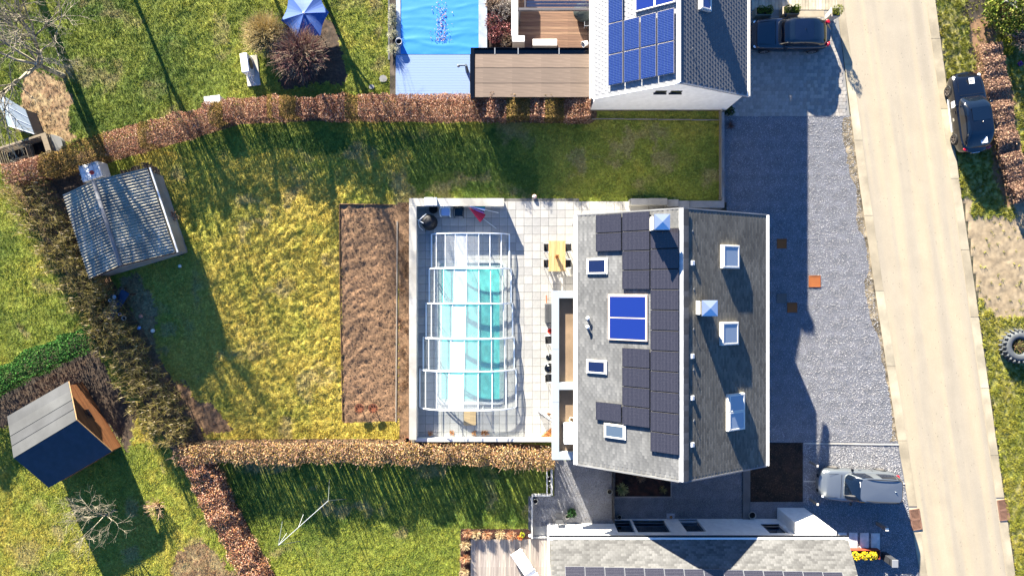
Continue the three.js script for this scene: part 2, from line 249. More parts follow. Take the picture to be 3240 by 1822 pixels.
function hedge(name, label, path, w, h, o) {
  const t = thing(name, label, 'hedge', [path[0][0], G, path[0][1]], 0, undefined), q = rng(o.seed), A = along(path), leaves = [], stems = [], b = BASE.get(t), N = Math.round(A.L * o.leaves);
  const wav = (s, k) => 1 + (o.wave ?? 0.3) * (fbm(s * 1.6, k, o.seed, 4) - 0.5) * 2;
  for (let i = 0; i < N; i++) {
    const s = q() * A.L, [x, z, dx, dz] = A.p(s), hh = h * wav(s, 1), ww = w * wav(s, 9) / 2;
    let a, y; const k = q();
    if (k < (o.top ?? 0.42)) { a = (2 * q() - 1); y = hh * (1 - 0.2 * q() * q() - 0.10 * a * a); } else if (k < 0.78) { const sd = q() < 0.5 ? -1 : 1; a = sd * (1 - 0.25 * q() * q()); y = hh * Math.pow(q(), 0.7); } else { a = 2 * q() - 1; y = hh * Math.pow(q(), 0.5); }
    const px = x - dz * a * ww + 0.05 * (q() - 0.5), pz = z + dx * a * ww + 0.05 * (q() - 0.5), c = o.color(s, a, y / hh, q, toU(px), toV(pz)), f = 0.55 + 0.75 * q();
    const sz = o.size * (0.6 + 0.8 * q());
    leaves.push([mtx(px - b.x, y, pz - b.z, 1.6 * (q() - 0.5) + (Math.abs(a) > 0.9 ? 0.9 * (q() - 0.5) : 0), q() * 6.28, 1.6 * (q() - 0.5), sz), mul(c, f)]);
  }
  for (let i = 0; i < A.L * o.stems; i++) {
    const s = q() * A.L, [x, z, dx, dz] = A.p(s), a = (2 * q() - 1) * 0.85, hh = h * wav(s, 1) * (0.75 + (o.tall || 0.15) * 1.6 * q());
    const d = V(0.5 * (q() - 0.5), 1, 0.5 * (q() - 0.5)).normalize();
    stems.push([stick(V(x - dz * a * w / 2 - b.x, 0, z + dx * a * w / 2 - b.z), d, hh, (0.006 + 0.012 * q()) * (o.thick || 1)), mul(o.stem || [0.12, 0.085, 0.05], 0.6 + 0.7 * q())]);
  }
  copies('foliage', leafGeo, leafMat, leaves, t); copies('stems', stickGeo, mat('#ffffff', 0.9), stems, t);
  return t;
}
const pinks = [lin('#9c6c58'), lin('#744238'), lin('#bd987e'), lin('#a87e5c'), lin('#603630'), lin('#8c6044'), lin('#c9aa92'), lin('#86664a')], olives = [lin('#7d6a34'), lin('#8c7442'), lin('#64542a'), lin('#a08052')];
hedge('beech_hedge', 'long pink brown beech hedge between the two lawns, ending at the white gable', HN, 1.15, 1.6, { seed: 101, leaves: 3100, stems: 40, top: 0.36, size: 0.058, color: (s, a, y, q, u) => { const ol = fbm(u / 55, 3, 55, 2); return u < 1150 && ol > 0.56 || u > 1560 && ol > 0.6 ? pick3(q, olives) : pick3(q, pinks); } });
hedge('hornbeam_hedge', 'straw brown clipped hedge running along the south terrace wall', HS, 1.15, 1.4, { seed: 102, leaves: 900, stems: 46, tall: 0.3, thick: 2.2, top: 0.72, size: 0.07, color: (s, a, y, q) => pick3(q, [lin('#b8935f'), lin('#a07850'), lin('#d0b48a'), lin('#8a6144'), lin('#b08a78'), lin('#8c7a3a'), lin('#c7a878')]) });
hedge('beech_hedge', 'reddish beech hedge running diagonally from the corner of the clipped hedge', HSW, 1.3, 1.3, { seed: 103, leaves: 2400, stems: 26, size: 0.07, color: (s, a, y, q) => pick3(q, [...pinks, lin('#c98f5e'), lin('#d8b08a')]) });
hedge('ivy_hedge', 'dense dark green ivy hedge behind the wooden playhouse', HI, 1.25, 1.5, { seed: 104, leaves: 2300, stems: 10, size: 0.085, color: (s, a, y, q) => pick3(q, [[0.03, 0.10, 0.018], [0.05, 0.16, 0.03], [0.02, 0.07, 0.015], [0.09, 0.17, 0.04]]) });
function pick3(q, a) { return a[Math.floor(q() * a.length)]; }
{ // tall pruned hedge of upright stems with pale cut ends
  const t = thing('pruned_hedge', 'tall olive hedge of pruned stems with pale cut ends beside the corrugated shed', 'hedge', [HW[0][0], G, HW[0][1]]), b = BASE.get(t), q = rng(105), A = along(HW), stems = [], twigs = [], ends = [], lv = [];
  for (let i = 0; i < A.L * 30; i++) {
    const s = q() * A.L, [x, z, dx, dz] = A.p(s), a = (2 * q() - 1), px = x - dz * a * 1.2, pz = z + dx * a * 1.2, left = dz > 0 ? a : -a;
    const h = 1.3 + 0.5 * q(), d = V(0.25 * (q() - 0.5), 1, 0.25 * (q() - 0.5)).normalize(), col = mul([0.16, 0.125, 0.06], 0.5 + 0.8 * q());
    stems.push([stick(V(px - b.x, 0, pz - b.z), d, h, 0.014 + 0.014 * q()), col]);
    if (Math.abs(a) > 0.2 && q() < 0.6) ends.push([stick(V(px - b.x + d.x * h * 0.8, h * 0.8, pz - b.z + d.z * h * 0.8), d, h * 0.16, 0.016 + 0.012 * q()), mul([0.55, 0.46, 0.30], 0.7 + 0.5 * q())]);
    for (let k = 0; k < 22; k++) {
      const y = h * (0.25 + 0.75 * q()), dd = V(2 * q() - 1, 0.5 * q(), 2 * q() - 1).normalize();
      twigs.push([stick(V(px - b.x + d.x * y, y, pz - b.z + d.z * y), dd, 0.15 + 0.3 * q(), 0.005 + 0.006 * q()), mul(pick3(q, [[0.27, 0.21, 0.035], [0.19, 0.155, 0.03], [0.12, 0.085, 0.04], [0.30, 0.24, 0.08]]), 0.6 + 0.8 * q())]);
      if (q() < 0.8) lv.push([mtx(px - b.x + d.x * y + 0.25 * (q() - 0.5), y * (0.6 + 0.4 * q()), pz - b.z + 0.25 * (q() - 0.5), 2 * q(), 6 * q(), 2 * q(), 0.06 + 0.05 * q()), pick3(q, [[0.09, 0.085, 0.015], [0.12, 0.06, 0.03], [0.06, 0.075, 0.015]])]);
    }
  }
  copies('stems', stickGeo, mat('#ffffff', 0.9), stems, t); copies('twigs', stickGeo, mat('#ffffff', 0.9), twigs, t); copies('cut_ends', stickGeo, mat('#ffffff', 0.8), ends, t); copies('foliage', leafGeo, leafMat, lv, t);
}
// ---------------------------------------------------------------- bare trees and shrubs
function branches(out, p, d, len, r, depth, q, o) {
  const n = 3; let a = p.clone(), dir = d.clone();
  for (let i = 0; i < n; i++) {
    dir = dir.clone().add(V((q() - 0.5) * o.bend, (q() - 0.35) * o.bend * 0.6, (q() - 0.5) * o.bend)).normalize();
    const b = a.clone().addScaledVector(dir, len / n), r0 = r * (1 - 0.3 * i / n), r1 = r * (1 - 0.3 * (i + 1) / n);
    out.push(rod(a, b, r0, r1, depth > 1 ? 7 : 4)); a = b;
    if (depth > 0 && i >= o.from) { const m = o.fork; for (let k = 0; k < m; k++) { const ax = V(q() - 0.5, q() - 0.5, q() - 0.5).normalize(), nd = dir.clone().applyAxisAngle(ax, o.spread * (0.5 + q())); branches(out, b, nd, len * (0.55 + 0.25 * q()), r1 * (o.keep || 0.6), depth - 1, q, o); } }
  }
}
function bareTree(name, label, base, h, o, m, limbs) {
  const t = thing(name, label, 'tree', base), q = rng(o.seed), tr = [], cr = [];
  const top = V(o.lean?.[0] || 0, h * 0.45, o.lean?.[1] || 0); tr.push(rod(V(0, -0.1, 0), top.clone().multiplyScalar(0.5), o.r, o.r * 0.85, 9), rod(top.clone().multiplyScalar(0.5), top, o.r * 0.85, o.r * 0.7, 9));
  for (let i = 0; i < limbs; i++) { const a = 6.283 * (i + q()) / limbs; branches(cr, top.clone().multiplyScalar(0.7 + 0.3 * q()), V(Math.cos(a) * o.out, 1, Math.sin(a) * o.out).normalize(), h * 0.42, o.r * 0.5, o.depth, q, o); }
  lpart('trunk', tr, m, t); lpart('crown', cr, m, t, { kind: 'stuff' }); return t;
}
const barkPale = mat('#e6d9ba', 0.9, { map: TX.soil }), barkBrown = mat('#8d7a62', 0.9, { map: TX.soil });
bareTree('bare_tree', 'leafless pale barked tree over straw coloured ground beside the compost bins', at(200, 240), 6.2, { seed: 201, r: 0.15, keep: 0.76, depth: 4, bend: 0.6, spread: 0.75, fork: 2, from: 1, out: 1.3, lean: [0.3, 0.2] }, barkPale, 8);
bareTree('bare_tree', 'leafless tall tree whose long trunk shadow crosses the lawn by the compost bins', at(100, -60), 8, { seed: 202, r: 0.26, depth: 2, bend: 0.35, spread: 0.6, fork: 2, from: 1, out: 0.6 }, barkBrown, 4);
bareTree('bare_tree', 'leafless slender tree shading the top lawn left of the gazebo', at(330, -230), 8, { seed: 203, r: 0.13, depth: 3, bend: 0.4, spread: 0.6, fork: 2, from: 1, out: 0.6 }, barkBrown, 5);
bareTree('bare_tree', 'leafless tree beyond the gazebo throwing streaked shade over the lawn beside it', at(960, -160), 6.5, { seed: 204, r: 0.14, depth: 3, bend: 0.4, spread: 0.65, fork: 2, from: 1, out: 0.7 }, barkBrown, 6);
bareTree('bare_tree', 'leafless tree left of the gazebo with thin slanting shadows', at(800, -170), 6, { seed: 205, r: 0.12, depth: 2, bend: 0.4, spread: 0.6, fork: 2, from: 1, out: 0.6 }, barkBrown, 5);
function shrub(name, label, base, r, h, n, cols, o = {}) {
  const t = thing(name, label, 'shrub', base), q = rng(o.seed || 5), tw = [];
  for (let i = 0; i < n; i++) {
    const a = q() * 6.283, k = Math.sqrt(q()) * (o.k ?? 1), end = V(r * k * Math.cos(a), h * (1 - 0.5 * k * k) * (0.75 + 0.3 * q()), r * k * Math.sin(a)), st = V(end.x * 0.25, 0, end.z * 0.25), md = st.clone().lerp(end, 0.5).add(V(0.15 * r * (q() - 0.5), 0.12 * h, 0.15 * r * (q() - 0.5)));
    const c = mul(pick3(q, cols), 0.6 + 0.7 * q()), th = (o.th || 0.008) * (0.6 + 0.8 * q());
    for (const [p0, p1, f] of [[st, md, 1.2], [md, end, 0.9]]) { const d = p1.clone().sub(p0), l = d.length(); tw.push([stick(p0, d.normalize(), l, th * f), c]); }
    for (let k2 = 0; k2 < 2; k2++) { const p0 = md.clone().lerp(end, q()), d = V(end.x + r * (q() - 0.5), h * (0.2 + 0.5 * q()), end.z + r * (q() - 0.5)).normalize(); tw.push([stick(p0, d, r * 0.35 * (0.4 + q()), th * 0.6), c]); }
  }
  copies('twigs', stickGeo, mat('#ffffff', 0.9), tw, t); return t;
}
shrub('twiggy_shrub', 'large round leafless shrub with purple brown twigs below the blue canopy', at(960, 185), 1.5, 1.7, 1300, [[0.20, 0.09, 0.08], [0.28, 0.18, 0.12], [0.42, 0.33, 0.22], [0.15, 0.06, 0.06]], { seed: 31, th: 0.012 });
shrub('twiggy_shrub', 'straw yellow twiggy shrub between the white cabinet and the gazebo', at(852, 125), 1.25, 1.5, 1300, [[0.42, 0.32, 0.13], [0.36, 0.28, 0.10], [0.5, 0.4, 0.2]], { seed: 32, th: 0.010 });
bareTree('bare_shrub', 'leafless grey forked shrub standing in the playhouse shadow', at(365, 1612), 2.7, { seed: 233, r: 0.05, keep: 0.75, depth: 3, bend: 0.6, spread: 0.8, fork: 2, from: 1, out: 1.1 }, barkPale, 6);
shrub('bare_shrub', 'small tan thorny shrub at the edge of the playhouse shadow', at(500, 1600), 0.7, 0.9, 60, [[0.38, 0.24, 0.14], [0.45, 0.32, 0.2]], { seed: 34, th: 0.013 });
shrub('hydrangea', 'dried brown hydrangea against the east wall of the corrugated shed', at(548, 690), 0.45, 0.8, 110, [[0.25, 0.12, 0.07], [0.5, 0.32, 0.2]], { seed: 35, th: 0.014 });

// ---------------------------------------------------------------- roof frames
class Slope {                             // O: eave corner, a: along the eave, b: up the slope; a x n = -b
  constructor(O, a, b) { this.O = O; this.a = a.clone().normalize(); this.b = b.clone().normalize(); this.n = this.b.clone().cross(this.a).normalize(); if (this.n.y < 0) this.n.negate(); }
  p(a, b, h = 0) { return this.O.clone().addScaledVector(this.a, a).addScaledVector(this.b, b).addScaledVector(this.n, h); }
  ab(u, v, h = 0) { const e = V(0, EYE, 0), d = V((u - 1620) / FOCAL, -1, (v - 911) / FOCAL), O = this.p(0, 0, h), t = O.clone().sub(e).dot(this.n) / d.dot(this.n), q = e.addScaledVector(d, t).sub(O); return [q.dot(this.a), q.dot(this.b)]; }
  m(a, b, h = 0, tilt = 0, spin = 0) { const z = this.b.clone().negate(), m = new THREE.Matrix4().makeBasis(this.a, this.n, z); m.setPosition(this.p(a, b, h)); if (tilt || spin) m.multiply(new THREE.Matrix4().makeRotationFromEuler(new THREE.Euler(-tilt, spin, 0))); return m; }
  put(g, a, b, h = 0) { return clean(g.clone()).applyMatrix4(this.m(a, b, h)); }
}
function slates(f, parent, A, B, da, db, color, m, o = {}) {
  const b0 = BASE.get(parent), g = metricUV(o.geo ? o.geo : box(-da / 2 + 0.004, 0, -db * 0.75, da / 2 - 0.004, 0.009, db * 0.6)), list = [], q = rng(o.seed || 1), rows = Math.ceil(B / db), off = new THREE.Matrix4().makeTranslation(-b0.x, -b0.y, -b0.z), edge = [];
  for (let j = 0; j < rows; j++) for (let i = 0; i * da < A + da * 0.5; i++) {
    const a = (i + (j % 2 ? 0.5 : 0)) * da, b = (j + 0.5) * db; if (a - da * 0.5 < -0.02 || a + da * 0.5 > A + 0.02 || b > B - 0.3 * db || (o.skip && o.skip(a, b))) continue;
    list.push([off.clone().multiply(f.m(a, b, 0.004, o.tilt ?? 0.055, 0.012 * (q() - 0.5))), color(q, a, b), a, b]);
  }
  if (o.parts) {
    list.sort((p, r) => o.rank(p[2], p[3]) - o.rank(r[2], r[3]));
    const tones = [0, 1, 2, 3, 4].map((k) => { const c = m.clone(); c.color.setRGB(...color(rng(70 + k), 0, 0)); return c; });
    for (const [q2] of list.splice(0, o.parts)) { const me = shade(new THREE.Mesh(g, pick3(q, tones))); me.name = 'slate'; me.applyMatrix4(q2); parent.add(me); }
  }
  copies(o.name || 'slates', g, m, list, parent);
}
const sq = (w, h, d, r) => clean(new RoundedBoxGeometry(w, h, d, 1, r || 0.01));
// photovoltaic sheet: cell rows and busbars are print on glass
const pvDark = tex(256, [1.0, 1.0], (x, y) => { const l = (y * 14) % 1 < 0.2 ? 26 : 0, c = (x * 6) % 1 < 0.04 ? 10 : 0, n = 10 * (vn(x * 30, y * 30, 5) - 0.5); return [40 + l + c + n, 39 + l + c + n, 46 + l + c + n]; });
const pvBlue = tex(256, [1.0, 1.0], (x, y) => { const l = (x * 12) % 1 < 0.24 ? 52 : 0, c = (y * 6) % 1 < 0.06 ? 26 : 0, n = 22 * (vn(x * 40, y * 40, 6) - 0.5); return [16 + l * 0.8 + c + n, 34 + l * 0.8 + c + n, 86 + l * 0.8 + n]; });
function solarPanel(f, parent, a, b, wa, wb, h, sheet, frame) {
  const p = part('solar_panel', f.put(sq(wa, 0.04, wb), a, b, h + 0.02), frame, parent);
  const b0 = BASE.get(parent), g = clean(new THREE.BoxGeometry(wa - 0.035, 0.006, wb - 0.035)); g.setAttribute('uv', new THREE.BufferAttribute(new Float32Array(Array.from({ length: g.attributes.position.count }, (_, i) => [g.attributes.position.getX(i) + wa / 2, g.attributes.position.getZ(i) + wb / 2]).flat()), 2));
  g.applyMatrix4(f.m(a, b, h + 0.043)); g.translate(-b0.x, -b0.y, -b0.z); const s = shade(new THREE.Mesh(g, sheet)); s.name = 'cell_sheet'; p.add(s);
  return p;
}
function roofWindow(f, parent, a, b, wa, wb, frameMat, paneMat, label, hgt = 0.12) {
  const w = part('roof_window', [f.put(sq(wa, hgt, wb), a, b, hgt / 2 - 0.02)], frameMat, parent, { label });
  part('sash', [f.put(sq(wa - 0.12, 0.03, 0.08), a, b + wb / 2 - 0.1, hgt), f.put(sq(wa - 0.12, 0.03, 0.08), a, b - wb / 2 + 0.1, hgt), f.put(sq(0.07, 0.03, wb - 0.16), a - wa / 2 + 0.07, b, hgt), f.put(sq(0.07, 0.03, wb - 0.16), a + wa / 2 - 0.07, b, hgt)], frameMat, w);
  part('pane', f.put(clean(new THREE.BoxGeometry(wa - 0.2, 0.01, wb - 0.24)), a, b, hgt - 0.006), paneMat, w); return w;
}
const navyGlass = mat('#141c3c', 0.05, { clearcoat: 1, clearcoatRoughness: 0.03 }), greyGlass = mat('#465464', 0.08, { clearcoat: 1, clearcoatRoughness: 0.03 }), skyGlass = mat('#14236a', 0.04, { clearcoat: 1, clearcoatRoughness: 0.02, specularIntensity: 1, ior: 1.9 }), dimGlass = mat('#8d99a6', 0.08, { clearcoat: 1, clearcoatRoughness: 0.03 });

// ---------------------------------------------------------------- main house
{
  const H = thing('slate_roofed_house', 'house with grey slate gable roof, dark solar panels and two blue capped chimneys', 'house', [8.4, 0, 2.75]);
  const z0 = -3.82, z1 = 9.32, xr = 8.245, yr = 7.2, xl = 3.41, xe = 13.38, ye = 3.9, yE = 4.2;
  part('wall', [prism([[xl + 0.35, z0 + 0.06], [xe - 0.16, z0 + 0.06], [xe - 0.16, z1 - 0.06], [xl + 0.35, z1 - 0.06]], -0.3, ye - 0.05), ...[z0 + 0.06, z1 - 0.06].map((z) => faces([[V(xl + 0.35, ye - 0.05, z), V(xr, yr - 0.2, z), V(xe - 0.16, ye - 0.05, z)]]))], mat('#d9d4ca', 0.85, { map: TX.plain }), H);
  const SW = new Slope(V(xl, ye, z0), V(0, 0, 1), V(xr - xl, yr - ye, 0)), SE = new Slope(V(xe, yE, z1), V(0, 0, -1), V(xr - xe, yr - yE, 0)), A = z1 - z0, BW = Math.hypot(xr - xl, yr - ye), BE = Math.hypot(xe - xr, yr - yE);
  const roof = part('roof', [slab(SW.p(0, 0, -0.16), SW.p(A, 0, -0.16), SW.p(A, BW, -0.16), SW.p(0, BW, -0.16), 0.16), slab(SE.p(0, 0, -0.16), SE.p(A, 0, -0.16), SE.p(A, BE, -0.16), SE.p(0, BE, -0.16), 0.16)], mat('#868684', 0.9, { map: TX.slate }), H);
  slates(SW, roof, A, BW, 0.30, 0.125, (q, a, b) => mul(mixc([0.145, 0.15, 0.155], [0.26, 0.265, 0.265], q() * q() + 0.25 * q()), 0.75 + 0.5 * fbm(a * 0.7, b * 0.7, 4, 3)), mat('#ffffff', 0.75, { map: TX.slate }), { seed: 41 });
  slates(SE, roof, A, BE, 0.27, 0.11, (q, a, b) => mul(mixc([0.155, 0.15, 0.145], [0.27, 0.262, 0.252], q()), 0.7 + 0.6 * fbm(a * 0.5, b * 0.9, 5, 4)), mat('#ffffff', 0.85, { map: TX.lichen }), { seed: 42, tilt: 0.075 });
  part('ridge_cap', [SW.put(box(-A / 2, 0, -0.02, A / 2, 0.03, 0.2), A / 2, BW, 0.03)], mat('#d9dbdc', 0.5, { map: TX.plain }), roof);
  { const rc = part('ridge_slates', SE.put(box(-A / 2, 0, -0.02, A / 2, 0.02, 0.1), A / 2, BE, 0.02), mat('#5c5d60', 0.8), roof), g = metricUV(box(-0.13, 0, -0.01, 0.13, 0.014, 0.3)); const b0 = BASE.get(H); for (let i = 0; i < 50; i++) { const me = shade(new THREE.Mesh(g, pick([mat('#57585b', 0.85, { map: TX.slate }), mat('#66676a', 0.85, { map: TX.slate }), mat('#4d4e50', 0.85, { map: TX.slate })]))); me.name = 'slate'; me.applyMatrix4(new THREE.Matrix4().makeTranslation(-b0.x, -b0.y, -b0.z).multiply(SE.m(0.13 + i * 0.262, BE, 0.035, 0.04))); rc.add(me); } }
  part('gutter', [box(xl - 0.15, ye - 0.12, z0 - 0.02, xl - 0.06, ye + 0.0, z1 + 0.02), box(xl - 0.04, ye - 0.1, z0 - 0.03, xl + 0.12, ye + 0.045, z1 + 0.03)], M.gutter, H, { label: 'white gutter along the terrace side' });
  part('gutter', [box(xe - 0.06, yE - 0.12, z0, xe + 0.0, yE + 0.04, z1), box(xe + 0.06, yE - 0.12, z0, xe + 0.11, yE + 0.05, z1), box(xe - 0.02, yE - 0.13, z0, xe + 0.08, yE - 0.05, z1)], M.gutter, H, { label: 'white gutter along the street side' });
  for (const [f, B, a] of [[SW, BW, -0.02], [SW, BW, A + 0.02], [SE, BE, -0.02], [SE, BE, A + 0.02]]) part('verge_trim', f.put(box(-0.035, -0.12, -B / 2, 0.035, 0.025, B / 2), a, B / 2), mat('#8d8f92', 0.8, { map: TX.patchy }), H);
  // solar panels: three columns on the terrace slope
  const pv = mat('#ffffff', 0.2, { map: pvDark, clearcoat: 0.6, clearcoatRoughness: 0.08 }), fr = mat('#17181c', 0.45);
  const col = (u0, u1, v0, v1, n) => { for (let i = 0; i < n; i++) { const va = lerp(v0, v1, i / n), vb = lerp(v0, v1, (i + 1) / n), [a0, b0] = SW.ab(u0, (va + vb) / 2, 0.1), [, b1] = SW.ab(u1, (va + vb) / 2, 0.1), wa = (vb - va) / FOCAL * (EYE - (SW.p(a0, (b0 + b1) / 2).y)); solarPanel(SW, H, a0, (b0 + b1) / 2, wa - 0.02, b1 - b0 - 0.015, 0.1, pv, fr); } };
  col(2059, 2150, 724, 1428, 11); col(1969.5, 2057.5, 672, 916, 4); col(1969.5, 2057.5, 1099, 1344, 4); col(1886, 1968, 680, 797, 2); col(1886, 1968, 1269, 1328, 1);
  const sw = mat('#d4d1c8', 0.5), win = (f, u0, u1, v0, v1, pane, label, h) => { const [a0, b0] = f.ab(u0, v0, 0.1), [a1, b1] = f.ab(u1, v1, 0.1); return roofWindow(f, H, (a0 + a1) / 2, (b0 + b1) / 2, Math.abs(a1 - a0), Math.abs(b1 - b0), sw, pane, label, h); };
  win(SW, 1856, 1922, 818, 868, navyGlass); win(SW, 1855, 1920, 1137, 1186, navyGlass); win(SW, 1911, 1980, 1338, 1394, greyGlass);
  win(SE, 2284, 2338, 774, 850, dimGlass, undefined, 0.2); win(SE, 2281, 2335, 1020, 1090, dimGlass, undefined, 0.2); win(SE, 2302, 2355, 1248, 1300, dimGlass, undefined, 0.2); win(SE, 2302, 2355, 1303, 1357, dimGlass, undefined, 0.2);
  { const [a0, b0] = SW.ab(1924, 931, 0.1), [a1, b1] = SW.ab(2049, 1081, 0.1), w = part('solar_collector', SW.put(sq(a1 - a0, 0.1, b1 - b0), (a0 + a1) / 2, (b0 + b1) / 2, 0.06), mat('#b8a79c', 0.45), H, { label: 'double blue glass solar collector in a pale frame' });
    for (const k of [0.27, 0.74]) part('pane', SW.put(clean(new THREE.BoxGeometry((a1 - a0) * 0.44, 0.012, (b1 - b0) * 0.9)), lerp(a0, a1, k), (b0 + b1) / 2, 0.113), skyGlass, w); }
  const chimney = (u, v, label, hgt) => {
    const y = 7.9, c = at(u, v, y), ch = part('chimney', box(c.x - 0.3, 5.2, c.z - 0.3, c.x + 0.3, y - 0.12, c.z + 0.3), mat('#8f8b84', 0.85, { map: TX.patchy }), H, { label });
    const w = 0.37, t = V(c.x, y + 0.12, c.z), q = [V(c.x - w, y, c.z - w), V(c.x + w, y, c.z - w), V(c.x + w, y, c.z + w), V(c.x - w, y, c.z + w)];
    part('cap', [...[0, 1, 2, 3].map((i) => faces([[q[i], t, q[(i + 1) % 4]]])), faces([[q[0], q[1], q[2], q[3]]]), box(c.x - w, y - 0.1, c.z - w, c.x + w, y - 0.002, c.z + w)], M.zincMirror, ch);
    for (const [i, k] of [[-1, -1], [1, -1], [1, 1], [-1, 1]]) part('cowl_leg', bx(c.x + i * 0.27, y - 0.11, c.z + k * 0.27, 0.05, 0.08, 0.05), M.midGrey, ch);
    part('flashing', box(c.x - 0.36, y - 1.1, c.z - 0.33, c.x - 0.302, y - 0.6, c.z + 0.33), M.whitePlastic, ch);
  };
  chimney(2096, 702, 'square chimney with a blue metal cap beside the solar panels'); chimney(2247, 975, 'square chimney with a blue metal cap on the street slope');
  for (const v of [1006, 1034]) { const [a, b] = SW.ab(1858, v); const s = SW.p(a, b, 0); part('vent_pipe', [rod(s, s.clone().add(V(0, 0.32, 0)), 0.07, 0.07, 14), ball(s.x, s.y + 0.33, s.z, 0.1, 0.6)], M.alu, H); }
  for (const [u, v] of [[2191, 832], [2190, 1127], [2190, 1259], [2190, 1407]]) { const [a, b] = SE.ab(u, v); part('roof_vent', [SE.put(sq(0.2, 0.08, 0.16), a, b, 0.06), SE.put(sq(0.24, 0.02, 0.26), a, b, 0.03)], mat('#c9ccce', 0.4), H); }
  for (const [u, v] of [[2192, 732], [2196, 915], [2195, 1042], [2195, 1170], [2196, 1330]]) { const [a, b] = SE.ab(u, v), s = SE.p(a, b, 0); part('roof_hook', [rod(s, s.clone().add(V(-0.06, 0.16, 0)), 0.014), SE.put(sq(0.16, 0.015, 0.04), a, b, 0.025)], M.midGrey, H); }
  // flat roofed extension with parapet
  const yp = 3.3, e = thing('flat_roof_extension', 'low flat roofed extension with pale zinc parapet between terrace and house', 'extension', [2.8, G, 4.3]);
  const x0 = X(1747, yp), x1 = xl + 0.28, za = Z(920, yp), zb = Z(1455, yp), xi = X(1769, yp), zi = [Z(943, yp), Z(1210, yp), Z(1233, yp), Z(1430, yp)];
  part('wall', [box(x0 + 0.6, G - 0.3, za + 0.35, x1, 2.9, zb - 0.2)], M.white, e);
  part('roof_deck', box(x0 + 0.05, 2.88, za + 0.05, x1, 3.0, zb - 0.05), mat('#a48b6f', 0.9, { map: TX.patchy }), e);
  const zn = mat('#a6aeb3', 0.4, { metalness: 0.15 });
  for (const [a, b, c, d, l] of [[x0, za, xi, Z(1105, yp)], [x0, Z(1105, yp) + 0.012, xi, Z(1272, yp)], [x0, Z(1272, yp) + 0.012, xi, zb], [xi + 0.004, za, x1, zi[0]], [xi + 0.004, zi[1], x1, zi[2]], [xi + 0.004, zi[3], x1, zb]]) part('parapet', box(a, 2.85, b, c, yp, d), zn, e);
  const ac = thing('air_unit', 'white air conditioning unit on the flat roof beside a hose loop', 'air conditioner', at(1797, 1367, 3.0)); lpart('casing', rbx(0, 0.32, 0, 0.5, 0.62, 1.05, 0.03), M.whitePlastic, ac); lpart('foot', bx(0, 0.02, -0.35, 0.55, 0.04, 0.1), M.black, ac); lpart('foot', bx(0, 0.02, 0.35, 0.55, 0.04, 0.1), M.black, ac); lpart('grille', Array.from({ length: 7 }, (_, i) => bx(-0.256, 0.14 + i * 0.06, 0, 0.012, 0.015, 0.9)), M.midGrey, ac); for (const z of [-0.2, 0.2]) lpart('seam', bx(0, 0.632, z, 0.44, 0.004, 0.012), M.midGrey, ac);
  const hp = [[1822, 1380], [1812, 1352], [1822, 1332], [1806, 1320], [1802, 1330], [1814, 1336], [1823, 1328]].map(([u, v], i) => at(u, v, 3.03 + 0.01 * i)); single('hose', 'pale hose loop lying on the tan flat roof', 'hose', tube(hp, 0.028, 60, 6), mat('#cfc4b4', 0.6));
}
